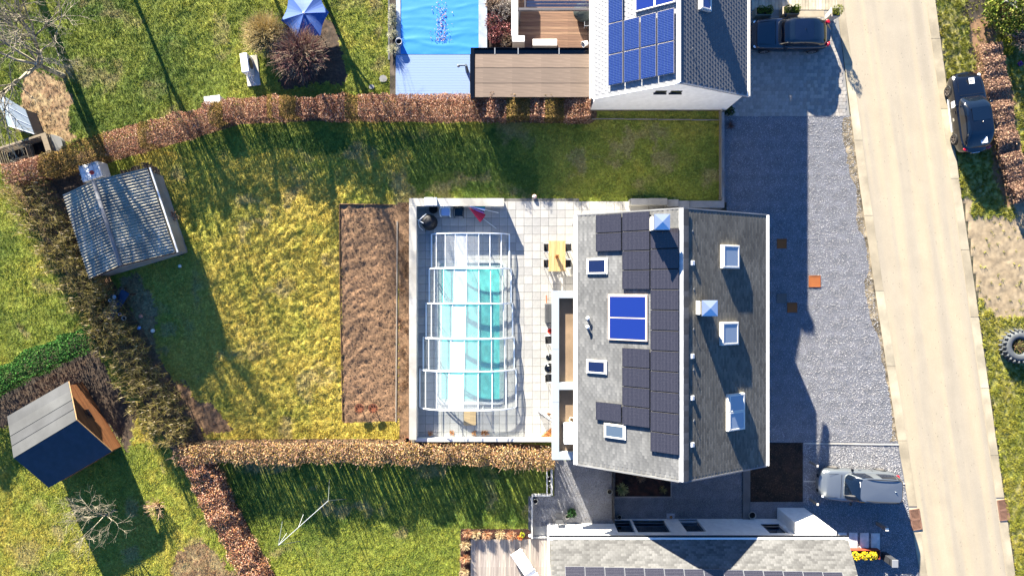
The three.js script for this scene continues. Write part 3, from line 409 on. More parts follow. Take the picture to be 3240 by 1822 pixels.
// ---------------------------------------------------------------- terrace
const TY = G + 0.06;
{
  const T = part('terrace', [box(X(1294), G - 0.2, Z(628), X(1832), TY - 0.02, Z(1400)), box(X(1832) + 0.002, G - 0.2, Z(654), X(1994), TY - 0.021, Z(735))], mat('#7c7a76', 0.95, { map: TX.patchy }), scene); T.userData.kind = 'structure';
  const tw = X(1620 + 26.05, TY), g = metricUV(clean(new RoundedBoxGeometry(tw - 0.014, 0.03, tw - 0.014, 1, 0.006))), tones = ['#bfbdb8', '#c5c3be', '#b9b8b4', '#c9c6c0', '#b5b4b1'].map((c) => mat(c, 0.8, { map: TX.patchy }));
  const gx = X(1632.1, TY), gz = Z(689, TY), rest = [], q = rng(61), xa = X(1318, TY), xb = X(1836, TY), za = Z(650, TY), zb = Z(1392, TY), list = [];
  for (let i = -14; i < 16; i++) for (let j = -3; j < 30; j++) {
    const x = gx + (i + 0.5) * tw, z = gz + (j + 0.5) * tw; if (x - tw / 2 < xa - 0.3 || x > (z < Z(735) ? X(2046, TY) : xb) || z < za - 0.25 || z > zb || (x > X(1985) && z < Z(664))) continue;
    const u = toU(x, TY), v = toV(z, TY); if (u > 1392 && u < 1590 && v > 836 && v < 1262) continue;
    const seen = !(u > 1350 && u < 1610 && v > 760 && v < 1285) && (u < 1775 || v < 690); list.push([x, z, seen ? 0 : 1]);
  }
  list.sort((a, b) => a[2] - b[2]);
  list.forEach(([x, z], k) => { if (k < 300) piece('tile', g, pick3(q, tones), T, V(x, TY - 0.012 + 0.006 * q(), z), [0.006 * (q() - 0.5), 0, 0.006 * (q() - 0.5)]); else rest.push([mtx(x, TY - 0.012, z, 0, 0, 0, 1), null]); });
  copies('tiles', g, tones[1], rest, T);
  // terrace walls
  const wy = G + 1.0, w = thing('terrace_wall', 'pale concrete L shaped wall around the pool terrace with flat coping', 'wall', [X(1305), G, Z(1000)]);
  const ux0 = X(1294, wy), ux1 = X(1317, wy), vt0 = Z(627, wy), vt1 = Z(652, wy), vb = Z(1392, wy);
  part('wall', [box(ux0 + 0.03, G - 0.2, vt1 - 0.03, ux1 - 0.03, wy - 0.05, vb - 0.03), box(ux0 + 0.03, G - 0.2, vt0 + 0.03, X(1595, wy) - 0.03, wy - 0.05, vt1 - 0.03)], mat('#dfdcd5', 0.85, { map: TX.plain }), w);
  const cop = [M.concrete, mat('#cbc6ba', 0.85, { map: TX.patchy }), mat('#d8d3c8', 0.85, { map: TX.patchy })];
  const cv = [652, 795, 945, 1090, 1240, 1392]; for (let i = 0; i < 5; i++) part('coping_stone', box(ux0, wy - 0.05, Z(cv[i], wy) + 0.004, ux1, wy, Z(cv[i + 1], wy) - 0.004), cop[i % 3], w);
  const cu = [1294, 1386, 1455, 1525, 1595]; for (let i = 0; i < 4; i++) part('coping_stone', box(X(cu[i], wy) + 0.004, wy - 0.05, vt0, X(cu[i + 1], wy) - 0.004, wy, vt1 - 0.004), cop[(i + 1) % 3], w);
  const s = thing('boundary_wall', 'low white wall at the foot of the straw brown hedge', 'wall', at(1530, 1393)); part('wall', box(X(1318), G - 0.2, Z(1388, G + 0.5), X(1752), G + 0.5, Z(1396, G + 0.5)), M.white, s); part('coping_stone', box(X(1318), G + 0.5, Z(1387, G + 0.5), X(1750), G + 0.54, Z(1397, G + 0.5)), M.white, s);
  const cb = (u0, u1, l) => { const t = thing('white_block', l, 'block', [X((u0 + u1) / 2, wy), wy, (vt0 + vt1) / 2]); lpart('block', rbx(0, 0.14, 0.0, X(1620 + u1 - u0, wy), 0.28, 0.42, 0.015), M.whitePlastic, t); lpart('lid', rbx(0, 0.3, 0.0, X(1620 + u1 - u0, wy) + 0.03, 0.04, 0.45, 0.012), M.whitePlastic, t); };
  cb(1346, 1372, 'wide white box standing on the terrace wall corner'); cb(1376, 1383, 'narrow white box standing on the terrace wall beside the wide one');
  // stair down to the drive, with stepped parapet
  const st = thing('garden_steps', 'concrete steps leading from the terrace down to the gravel drive', 'steps', at(2060, 660)); for (let i = 0; i < 6; i++) part('step', box(X(2052) + i * 0.29, -0.1, Z(646), X(2052) + (i + 1) * 0.29 - 0.006, G - 0.13 * i - 0.02, Z(672)), M.concreteGrey, st);
  part('landing', box(X(1995), G - 0.2, Z(648), X(2052) - 0.006, TY - 0.03, Z(735)), M.concreteGrey, st);
  const pw = thing('stepped_wall', 'stepped grey concrete wall between the shaded lawn and the steps', 'wall', at(2080, 640)); for (const [u0, u1, v0, v1, y] of [[1996, 2053, 628, 648, 1.6], [2053.3, 2112, 627, 648, 1.6], [2112.5, 2148, 631, 653, 1.3], [2148.5, 2182, 635, 656, 1.05]]) part('coping_stone', box(X(u0, y), -0.2, Z(v0, y), X(u1, y), y, Z(v1, y)), M.concreteGrey, pw);
  const rw = thing('retaining_wall', 'grey retaining wall with thin fence board between lawn and gravel drive', 'wall', at(2285, 500, 0)); part('wall', [box(X(2182.5, 0.95), -0.2, Z(635, 0.95), X(2293, 0.95), 0.95, Z(657, 0.95))], M.concreteGrey, rw);
  part('wall', box(X(2285, 0.95), -0.2, Z(354, 0.95), X(2293, 0.95), 0.95, Z(634.6, 0.95)), M.concreteGrey, rw); for (let i = 0; i < 3; i++) part('fence_board', box(X(2279, 1.0), 0.6, lerp(Z(354), Z(630), i / 3) + 0.02, X(2281.5, 1.0), 1.25, lerp(Z(354), Z(630), (i + 1) / 3) - 0.02), M.woodGrey, rw); for (let i = 0; i < 4; i++) part('post', bx(X(2277), 0.9, lerp(Z(356), Z(630), i / 3), 0.09, 0.9, 0.09), M.woodGrey, rw);
}
// ---------------------------------------------------------------- pool and its telescopic enclosure
{
  const P = thing('swimming_pool', 'turquoise swimming pool under the clear enclosure', 'swimming pool', [X(1490), G, Z(1060)]);
  const x0 = X(1386), x1 = X(1594), z0 = Z(832), z1 = Z(1270), rr0 = 0.35, rect = (x0, z0, x1, z1, r) => { const p = []; for (const [cx, cz, a0] of [[x1 - r, z0 + r, -Math.PI / 2], [x1 - r, z1 - r, 0], [x0 + r, z1 - r, Math.PI / 2], [x0 + r, z0 + r, Math.PI]]) for (let k = 0; k <= 6; k++) p.push([cx + r * Math.cos(a0 + k * Math.PI / 12), cz + r * Math.sin(a0 + k * Math.PI / 12)]); return p; };
  const lin1 = mat([0.20, 0.66, 0.58], 0.7, { map: TX.plain });
  part('basin_floor', prism(rect(x0, z0, x1, z1, rr0), TY - 0.02, TY - 0.012), lin1, P);
  const cop = rect(x0 - 0.16, z0 - 0.16, x1 + 0.16, z1 + 0.16, 0.45), inn = rect(x0, z0, x1, z1, rr0), sh = new THREE.Shape(cop.map(([a, b]) => new THREE.Vector2(a, -b))); sh.holes.push(new THREE.Path(inn.map(([a, b]) => new THREE.Vector2(a, -b))));
  part('coping', clean(new THREE.ExtrudeGeometry(sh, { depth: 0.05, bevelEnabled: false }).rotateX(-Math.PI / 2).translate(0, TY + 0.0, 0)), mat('#c8cac8', 0.7, { map: TX.plain }), P);
  const wt = new THREE.PlaneGeometry(x1 - x0, z1 - z0, 90, 160).rotateX(-Math.PI / 2).translate((x0 + x1) / 2, TY + 0.028, (z0 + z1) / 2), wp = wt.attributes.position; for (let i = 0; i < wp.count; i++) wp.setY(i, wp.getY(i) + 0.012 * (fbm(wp.getX(i) * 4, wp.getZ(i) * 4, 6, 2) - 0.5)); wt.computeVertexNormals();
  part('water', wt, mat([0.85, 1, 1], 0.04, { transmission: 1, thickness: 0, ior: 1.33 }), P);
  const E = thing('pool_enclosure', 'five section arched clear pool enclosure with white aluminium ribs', 'pool enclosure', [X(1490), TY, Z(1015)]);
  const secs = [[1366, 1611, 738, 850], [1359, 1616, 848, 962], [1349, 1621, 958, 1070], [1340, 1626, 1068, 1172], [1329, 1632, 1169, 1292]], fr = [0, 0.012, 0.075, 0.195, 0.325, 0.47, 0.62, 0.76, 0.9, 0.988, 1];
  const foggyGlare = mat([0.97, 0.99, 0.99], 0.36, { transmission: 0.64, thickness: 0, ior: 1.4 }), hazyGlare = mat([0.95, 0.98, 0.98], 0.26, { transmission: 0.86, thickness: 0, ior: 1.4 }), clear = mat([0.9, 0.93, 0.94], 0.06, { transmission: 0.97, thickness: 0, ior: 1.45 });  // centre panes: some condensation, whitened further so their colour stands for sun glare
  secs.forEach(([ua, ub, va, vb], k) => {
    const xa = X(ua, TY), xb = X(ub, TY), w = xb - xa, h = 1.1 + 0.05 * k, za = Z(va, TY + 0.6), zb = Z(vb, TY + 0.5);
    const pt = (f, z, o = 0) => { const t = Math.abs(2 * f - 1), y = (h + o) * Math.pow(Math.max(0, 1 - Math.pow(t, 2.7)), 0.55); return V(xa - o + (w + 2 * o) * f, TY + 0.03 + y, z); };
    const F = part('section', box(xa - 0.05, TY, za, xa + 0.03, TY + 0.09, zb), M.alu, E); part('foot_rail', box(xb - 0.03, TY, za, xb + 0.05, TY + 0.09, zb), M.alu, F);
    for (const z of [za + 0.03, zb - 0.03]) { const g = []; for (let i = 0; i < 48; i++) { const f0 = 0.5 - 0.5 * Math.cos(Math.PI * i / 48), f1 = 0.5 - 0.5 * Math.cos(Math.PI * (i + 1) / 48), a = pt(f0, z - 0.032), b = pt(f1, z - 0.032), c = pt(f1, z + 0.032), d = pt(f0, z + 0.032); g.push(slab(a, d, c, b, 0.045)); } part('rib', g, M.alu, F); }
    for (let i = 2; i < 9; i++) { const a = pt(fr[i], za), b = pt(fr[i], zb); part('bar', rod(a, b, 0.026, 0.026, 6), M.alu, F); }
    for (let i = 1; i < 9; i++) { const g = [], n = 3; for (let s = 0; s < n; s++) { const f0 = lerp(fr[i], fr[i + 1], s / n), f1 = lerp(fr[i], fr[i + 1], (s + 1) / n); g.push(faces([[pt(f0, za + 0.06), pt(f0, zb - 0.06), pt(f1, zb - 0.06), pt(f1, za + 0.06)]])); } part('pane', g, i === 4 ? foggyGlare : i === 3 || i === 5 ? hazyGlare : clear, F); }
    if (k === 0 || k === 4) { const z = k ? zb - 0.03 : za + 0.03, g = []; for (let i = 0; i < 30; i++) { const f0 = 0.5 - 0.5 * Math.cos(Math.PI * i / 30), f1 = 0.5 - 0.5 * Math.cos(Math.PI * (i + 1) / 30), a = pt(f0, z), b = pt(f1, z); g.push(faces([[V(a.x, TY + 0.05, z), V(b.x, TY + 0.05, z), b, a]])); } part('end_pane', g, clear, F); part('end_bar', [0.33, 0.66].map((f) => rod(V(xa + w * f, TY, z), pt(f, z), 0.02)), M.alu, F); }
  });
  // board at the pool end
  const b = thing('wooden_board', 'pale wooden board leaning at the south end of the pool enclosure', 'board', at(1487, 1322, TY)); lpart('board', moved(rbx(0, 0, 0, 0.7, 0.03, 0.82, 0.02), 0, 0.06, 0, 0, -0.05), mat('#d8b98a', 0.7, { map: TX.wood }), b); lpart('batten', bx(0, 0.02, 0.3, 0.6, 0.04, 0.06), M.wood, b);
}

// ---------------------------------------------------------------- street side
const KIN = [[2655, -120], [2669, 0], [2751, 600], [2795, 911], [2872, 1400], [2935, 1822], [2953, 1950]], KOUT = [[2634, -120], [2648, 0], [2723, 600], [2769, 911], [2843, 1400], [2913, 1822], [2932, 1950]], RIN = [[2914, -120], [2930, 0], [3014, 600], [3062, 930], [3129, 1400], [3187, 1822], [3205, 1950]], ROUT = [[2943, -120], [2960, 0], [3040, 600], [3088, 930], [3154, 1400], [3214, 1822], [3232, 1950]];
const lineAt = (L, v) => { let i = 0; while (i < L.length - 2 && v > L[i + 1][1]) i++; const [a, b] = L[i], [c, d] = L[i + 1]; return lerp(a, c, (v - b) / (d - b)); };
const P0 = (u, v) => [X(u, 0), Z(v, 0)];
function ribbon(LA, LB, y0, y1, va, vb, n = 24) { const p = []; for (let i = 0; i <= n; i++) { const v = lerp(va, vb, i / n); p.push(P0(lineAt(LA, v), v)); } for (let i = n; i >= 0; i--) { const v = lerp(va, vb, i / n); p.push(P0(lineAt(LB, v), v)); } return prism(p, y0, y1); }
{
  // carriageway: worn concrete, its own uv (across, along)
  const n = 40, pos = [], uv = [], idx = []; for (let i = 0; i <= n; i++) { const v = lerp(-110, 1940, i / n), a = P0(lineAt(KIN, v), v), b = P0(lineAt(RIN, v), v); for (let k = 0; k <= 8; k++) { pos.push(lerp(a[0], b[0], k / 8), 0.012, lerp(a[1], b[1], k / 8)); uv.push(k / 8, (v + 110) / 2050); } }
  for (let i = 0; i < n; i++) for (let k = 0; k < 8; k++) { const a = i * 9 + k; idx.push(a, a + 9, a + 1, a + 1, a + 9, a + 10); }
  const g = new THREE.BufferGeometry(); g.setAttribute('position', new THREE.Float32BufferAttribute(pos, 3)); g.setAttribute('uv', new THREE.Float32BufferAttribute(uv, 2)); g.setIndex(idx); g.computeVertexNormals();
  const t = tex(256, 1, (x, y, i, j) => { const st = vn(x * 9, y * 3, 11) * 0.6 + vn(x * 22, y * 7, 12) * 0.4, bl = fbm(x * 8, y * 52, 13, 4), gr = hash(i, j, 15), k = 150 + 22 * (st - 0.5) + 9 * (bl - 0.5) + 10 * (gr - 0.5) - (hash(i, j >> 1, 88) > 0.9985 ? 70 : 0), w = smooth(0.35, 0.7, st); return [k * lerp(1.03, 1.05, w), k * lerp(0.965, 0.97, w), k * lerp(0.85, 0.82, w)]; }, { ny: 1536 });
  const me = shade(new THREE.Mesh(g, mat('#ffffff', 0.85, { map: t, bumpMap: TX.fine, bumpScale: 0.004 }))); me.name = 'road'; me.userData.kind = 'structure'; scene.add(me);
  for (const [nm, A, B, list] of [['kerb_left', KOUT, KIN, [-110, -30, 207, 444, 682, 920, 1157, 1394, 1602, 1684, 1940]], ['kerb_right', RIN, ROUT, [-110, 122, 344, 565, 790, 1003, 1228, 1440, 1574, 1652, 1940]]]) {
    const K = part(nm, ribbon(A, B, -0.1, 0.008, -110, 1940), mat('#a89f8d', 0.9), scene); K.userData.kind = 'structure';
    const tn = ['#c2b59b', '#bbae94', '#c9bda3'].map((c) => mat(c, 0.85, { map: TX.patchy }));
    for (let i = 0; i + 1 < list.length; i++) { if (list[i] === 1602 || list[i] === 1574) continue; part('kerb_stone', ribbon(A, B, 0.004, 0.035, list[i] + 0.7, list[i + 1] - 0.7, 6), tn[i % 3], K); }
  }
  const grate = (u, v, rot, label) => { const t = thing('drain_grate', label, 'drain', [X(u, 0), 0.01, Z(v, 0)], rot, 'rusty drain grates'), fm = mat('#9c7560', 0.8, { map: TX.patchy }); lpart('pit', bx(0, 0.008, 0, 0.5, 0.012, 1.2), M.black, t); for (const s of [-1, 1]) { const f = lpart('frame', [bx(-0.27, 0.03, s * 0.31, 0.06, 0.045, 0.6), bx(0.27, 0.03, s * 0.31, 0.06, 0.045, 0.6), bx(0, 0.03, s * 0.31 - 0.28, 0.54, 0.045, 0.05), bx(0, 0.03, s * 0.31 + 0.28, 0.54, 0.045, 0.05)], fm, t); for (let k = 0; k < 7; k++) lpart('grate_bar', bx(0, 0.03, s * 0.31 - 0.21 + k * 0.07, 0.48, 0.035, 0.03), fm, f); } };
  grate(2898, 1643, 0.15, 'rusty double drain grate in the kerb beside the gravel parking'); grate(3176, 1613, 0.14, 'rusty double drain grate in the kerb beside the grass verge');
  // drive surfaces
  const gp = [[2290, 366], [2697, 366], ...[450, 600, 760, 911, 1100, 1250, 1400].map((v) => [lineAt(KOUT, v), v]), [2540, 1400], [2300, 1400], [2300, 640], [2290, 640]].map(([u, v]) => P0(u, v));
  structure('gravel_drive', prism(gp, -0.05, 0.016), M.gravel);
  structure('gravel_parking', prism([[2540, 1401], ...[1401, 1500, 1600, 1700, 1822, 1940].map((v) => [lineAt(KOUT, v), v]), [2540, 1940]].map(([u, v]) => P0(u, v)), -0.05, 0.012), M.gravel);
  structure('gravel_court', prism([[1942, 1490], [2372, 1490], [2372, 1700], [1942, 1700]].map(([u, v]) => P0(u, v)), -0.05, 0.012), M.gravel);
  structure('gravel_path', prism([[2372, 1588], [2541, 1588], [2541, 1700], [2372, 1700]].map(([u, v]) => P0(u, v)), -0.05, 0.010), M.gravel);
  structure('gravel_yard', prism([[1755, 1456], [1942, 1456], [1942, 1720], [1672, 1720], [1672, 1570], [1755, 1570]].map(([u, v]) => [X(u), Z(v)]), G - 0.1, G + 0.03), M.gravel);
  structure('planting_bed', prism([[2373, 1400], [2541, 1400], [2541, 1587], [2373, 1587]].map(([u, v]) => P0(u, v)), -0.05, 0.03), mat('#3a2a20', 0.95, { map: TX.soil, bumpMap: TX.soilBump, bumpScale: 0.08 }));
  structure('edging_strip', prism([[2350, 1440], [2373, 1440], [2373, 1648], [2350, 1648]].map(([u, v]) => P0(u, v)), -0.05, 0.12), M.concreteDark);
  const ek = (u0, u1, va, vb) => structure('edge_line', prism([P0(u0, va), P0(u1, vb), P0(u1, vb + 4), P0(u0, va + 4)], -0.02, 0.05), mat('#c6c3bb', 0.8, { map: TX.patchy }));
  ek(2544, 2845, 1400, 1405); ek(2544, 2864, 1520, 1528);
  { const p = [], q2 = rng(302); for (let v = 368; v <= 1398; v += 6) p.push(P0(lineAt(KOUT, v) + 1, v)); for (let v = 1398; v >= 368; v -= 6) p.push(P0(lineAt(KOUT, v) - 3 - 26 * smooth(0.35, 0.8, fbm(v / 120, 4, 19, 3)) - (v < 520 ? 16 : 0) - 5 * q2(), v)); structure('sandy_margin', prism(p, 0.0, 0.0185), mat('#c0ae8e', 0.95, { map: TX.soil, bumpMap: TX.soilBump, bumpScale: 0.03 })); }
  // pebbles
  const q = rng(301), peb = [], yard = [], gg = clean(new THREE.IcosahedronGeometry(0.5, 0)); gg.computeVertexNormals();
  const scatter = (n, u0, u1, v0, v1, y, test, out, base) => { for (let i = 0; i < n; i++) { const u = lerp(u0, u1, q()), v = lerp(v0, v1, q()); if (test && !test(u, v)) { continue; } const k = base * (0.55 + 1.0 * q()), s = 0.025 + 0.035 * q(); out.push([mtx(X(u, y), y + 0.004, Z(v, y), q() * 3, q() * 3, q() * 3, s, s * 0.6, s), [k * (0.98 + 0.06 * q()), k, k * (0.98 + 0.08 * q())]]); } };
  scatter(30000, 2300, 2850, 368, 1398, 0.016, (u, v) => u < lineAt(KOUT, v) - 4, peb, 0.30); scatter(16000, 2545, 2925, 1404, 1822, 0.012, (u, v) => u < lineAt(KOUT, v) - 3, peb, 0.32); scatter(6000, 2100, 2350, 1500, 1660, 0.012, null, peb, 0.17); scatter(6000, 1672, 1942, 1470, 1690, G + 0.03, (u, v) => u > 1755 || v > 1570, peb, 0.17);
  copies('gravel_stones', gg, mat('#ffffff', 0.9), peb, scene); scene.children.at(-1).userData.label = 'loose grey gravel stones of the drive and parking';
  const clods = []; for (let i = 0; i < 9000; i++) { const r = q(); let u, v, y; if (r < 0.2) { u = lerp(2375, 2540, q()); v = lerp(1402, 1586, q()); y = 0.03; } else { u = lerp(1080, 1256, q()); v = lerp(652, 1332, q()); y = G + 0.01; } const s = 0.02 + 0.05 * q() * q(), k = r < 0.2 ? 0.06 : 0.15; clods.push([mtx(X(u, y), y + 0.006 + (y > 0.5 ? lump(X(u, y), Z(v, y)) : 0), Z(v, y), q() * 3, q() * 3, q() * 3, s, s * 0.55, s), mul(pick3(q, [[1.1, 0.62, 0.34], [1.5, 0.92, 0.52], [0.7, 0.4, 0.24]]), k * (0.6 + 0.8 * q()))]); }
  copies('soil_clods', gg, mat('#ffffff', 0.95), clods, scene); scene.children.at(-1).userData.label = 'crumbled brown soil clods on the planting beds';
  const plate = (u, v, w, m, label) => { const t = thing('rusty_plate', label, 'metal plate', [X(u, 0), 0.016, Z(v, 0)]); lpart('plate', rbx(0, 0.02, 0, w, 0.03, w, 0.006), m, t); lpart('rim', [bx(-w / 2 + 0.02, 0.04, 0, 0.04, 0.012, w), bx(w / 2 - 0.02, 0.04, 0, 0.04, 0.012, w), bx(0, 0.04, -w / 2 + 0.02, w - 0.08, 0.012, 0.04), bx(0, 0.04, w / 2 - 0.02, w - 0.08, 0.012, 0.04)], m, t); };
  plate(2578, 890, 0.68, mat('#b0642c', 0.85, { map: TX.patchy }), 'sunlit orange rusty plate at the shadow edge on the gravel drive'); plate(2474, 771, 0.56, mat('#b0642c', 0.85, { map: TX.patchy }), 'rusty plate alone in the house shadow beside the gutter'); plate(2474, 944, 0.56, mat('#7a7570', 0.85, { map: TX.patchy }), 'pale grey plate touching the corner of a rusty one in shade'); plate(2507, 973, 0.58, mat('#b0642c', 0.85, { map: TX.patchy }), 'rusty plate touching the corner of the pale grey one');
  // block paved forecourt
  const F = part('forecourt', prism([[2290, -140], [2632, -140], [2690, 366], [2290, 366]].map(([u, v]) => P0(u, v)), -0.05, 0.006), mat('#7e7c78', 0.95), scene); F.userData.kind = 'structure';
  const pw = 0.21, pg = metricUV(clean(new RoundedBoxGeometry(pw - 0.012, 0.04, pw * 1.0 - 0.012, 1, 0.008))), pv = ['#aaa6a0', '#b6b0a8', '#9c9a97', '#a39c94', '#bdb6ab'].map((c) => mat(c, 0.85, { map: TX.plain })), rest = [], all = [];
  for (let z = Z(362, 0); z > Z(-60, 0); z -= pw) for (let x = X(2300, 0); x < X(2690, 0); x += pw) { const u = toU(x, 0), v = toV(z, 0), off = (Math.round(z / pw) % 2) * pw / 2; if (u > lineAt(KOUT, v) - 8 || v < 55) continue; all.push([x + off * 0.5, z, (u > 2540 ? 0 : 1) + (366 - v) / 1000]); }
  all.sort((a, b) => a[2] - b[2]); all.forEach(([x, z], i) => { if (i < 300) piece('paver', pg, pick3(q, pv), F, V(x, 0.004 + 0.006 * q(), z)); else rest.push([mtx(x, 0.005, z, 0, 0, 0, 1), mul([1, 1, 1], 0.8 + 0.35 * q())]); }); copies('pavers', pg, pv[0], rest, F);
  for (let i = 0; i < 26; i++) { const u = 2380 + i * 10.6; if (u > 2650) break; part('plank', box(X(u, 0), 0.0, Z(-60, 0), X(u + 10, 0) - 0.01, 0.03, Z(31, 0)), pick3(q, [mat('#c9bfa8', 0.8, { map: TX.plain }), mat('#bdb29b', 0.8, { map: TX.plain }), mat('#d2c9b4', 0.8, { map: TX.plain })]), F); }
  structure('concrete_apron', box(X(2500, 0), 0.0, Z(34, 0), X(2608, 0), 0.035, Z(54, 0)), mat('#b5a993', 0.85, { map: TX.patchy }));
  // verge on the far side of the road
  const vergeZone = (u, v) => { const [a, b] = wob(u, v); if (b > 640 && b < 1010 && a > 3040 + (b > 900 ? (b - 900) * 1.1 : 0) && !(a < 3200 && b < 690 && a > 3080)) return 1; if (a > 3085 + (b - 184) * 0.19 && b < 640 && a < 3165 + (b - 150) * 0.24 && b > 60) return 2; if (a > 3060 && a < 3130 && b < 190) return 3; return 0; };
  const n2 = 256, px = new Uint8Array(n2 * n2 * 4 * 4), s = (c) => Math.round(255 * clamp(1.055 * Math.pow(Math.max(c, 0.0001), 1 / 2.4) - 0.055)), xa = X(2930, 0), xb = X(3420, 0), za = Z(-120, 0), zb = Z(1940, 0);
  for (let j = 0; j < n2 * 4; j++) for (let i = 0; i < n2; i++) { const x = lerp(xa, xb, (i + 0.5) / n2), z = lerp(za, zb, (j + 0.5) / (n2 * 4)), k = vergeZone(toU(x, 0), toV(z, 0)), nn = 0.6 + 0.8 * fbm(x * 6, z * 6, 43, 3); const c = k === 1 ? mixc([0.30, 0.235, 0.15], [0.22, 0.165, 0.1], fbm(x * 2, z * 2, 44, 3)) : k === 2 ? C.leaf : k === 3 ? C.soilDark : mixc(C.lime, C.dry, fbm(x, z, 45, 3)); px.set([s(c[0] * nn), s(c[1] * nn), s(c[2] * nn), 255], (j * n2 + i) * 4); }
  const vt = new THREE.DataTexture(px, n2, n2 * 4); vt.colorSpace = THREE.SRGBColorSpace; vt.magFilter = THREE.LinearFilter; vt.needsUpdate = true;
  const vg = new THREE.PlaneGeometry(xb - xa, zb - za, 60, 260).rotateX(-Math.PI / 2).translate((xa + xb) / 2, 0, (za + zb) / 2), vp = vg.attributes.position, vu = vg.attributes.uv; for (let i = 0; i < vp.count; i++) { const x = vp.getX(i), z = vp.getZ(i); vu.setXY(i, (x - xa) / (xb - xa), (z - za) / (zb - za)); vp.setY(i, toU(x, 0) < lineAt(ROUT, toV(z, 0)) + 6 ? -0.04 : 0.03 + 0.8 * lump(x, z)); } vg.computeVertexNormals();
  const vm = shade(new THREE.Mesh(vg, mat('#ffffff', 0.95, { map: vt, bumpMap: TX.soilBump, bumpScale: 0.02 }))); vm.name = 'verge_ground'; vm.userData.kind = 'structure'; scene.add(vm);
  const L = []; for (let i = 0; i < 16000; i++) { const u = lerp(2962, 3250, q()), v = lerp(-10, 1830, q()), k = vergeZone(u, v); if (u < lineAt(ROUT, v) + 3 || (k === 1 && q() > 0.03) || (k > 1 && q() > 0.15) || (u > 3160 && u < 3260 && v > 1035 && v < 1145)) continue; const x = X(u, 0), z = Z(v, 0), c = mixc(mixc(C.lime, C.yellow, fbm(x * 0.6, z * 0.6, 46, 3)), C.green, 0.7 * fbm(x * 2, z * 2, 47, 2)), f = 0.6 + 0.75 * q(); L.push([mtx(x, 0.02 + 0.8 * lump(x, z), z, 0, q() * 6.28, 0, 1 + 0.5 * q(), 0.9 + 0.9 * q(), 1 + 0.5 * q()), mul(c, f)]); }
  copies('verge_grass', tuftGeo(8, 10, 0.08, 0.09, 0.014), bladeMat, L, scene); scene.children.at(-1).userData.label = 'rough green grass of the verge across the road';
  const H2 = (pts) => pts.map(([u, v]) => P0(u, v)), hb = G; void hb;
  hedgeAt0('low_hedge', 'low greyish brown heath hedge beside the parked black car', H2([[3112, 150], [3140, 330], [3172, 480], [3222, 640]]), 1.25, 0.75, { seed: 106, leaves: 2300, stems: 10, size: 0.08, top: 0.7, color: (s, a, y, q) => pick3(q, [lin('#8d6d5c'), lin('#a68672'), lin('#6f5446'), lin('#b3957a')]) });
}
function hedgeAt0(name, label, path, w, h, o) { const t = hedge(name, label, path, w, h, o); t.position.y = 0.02; return t; }
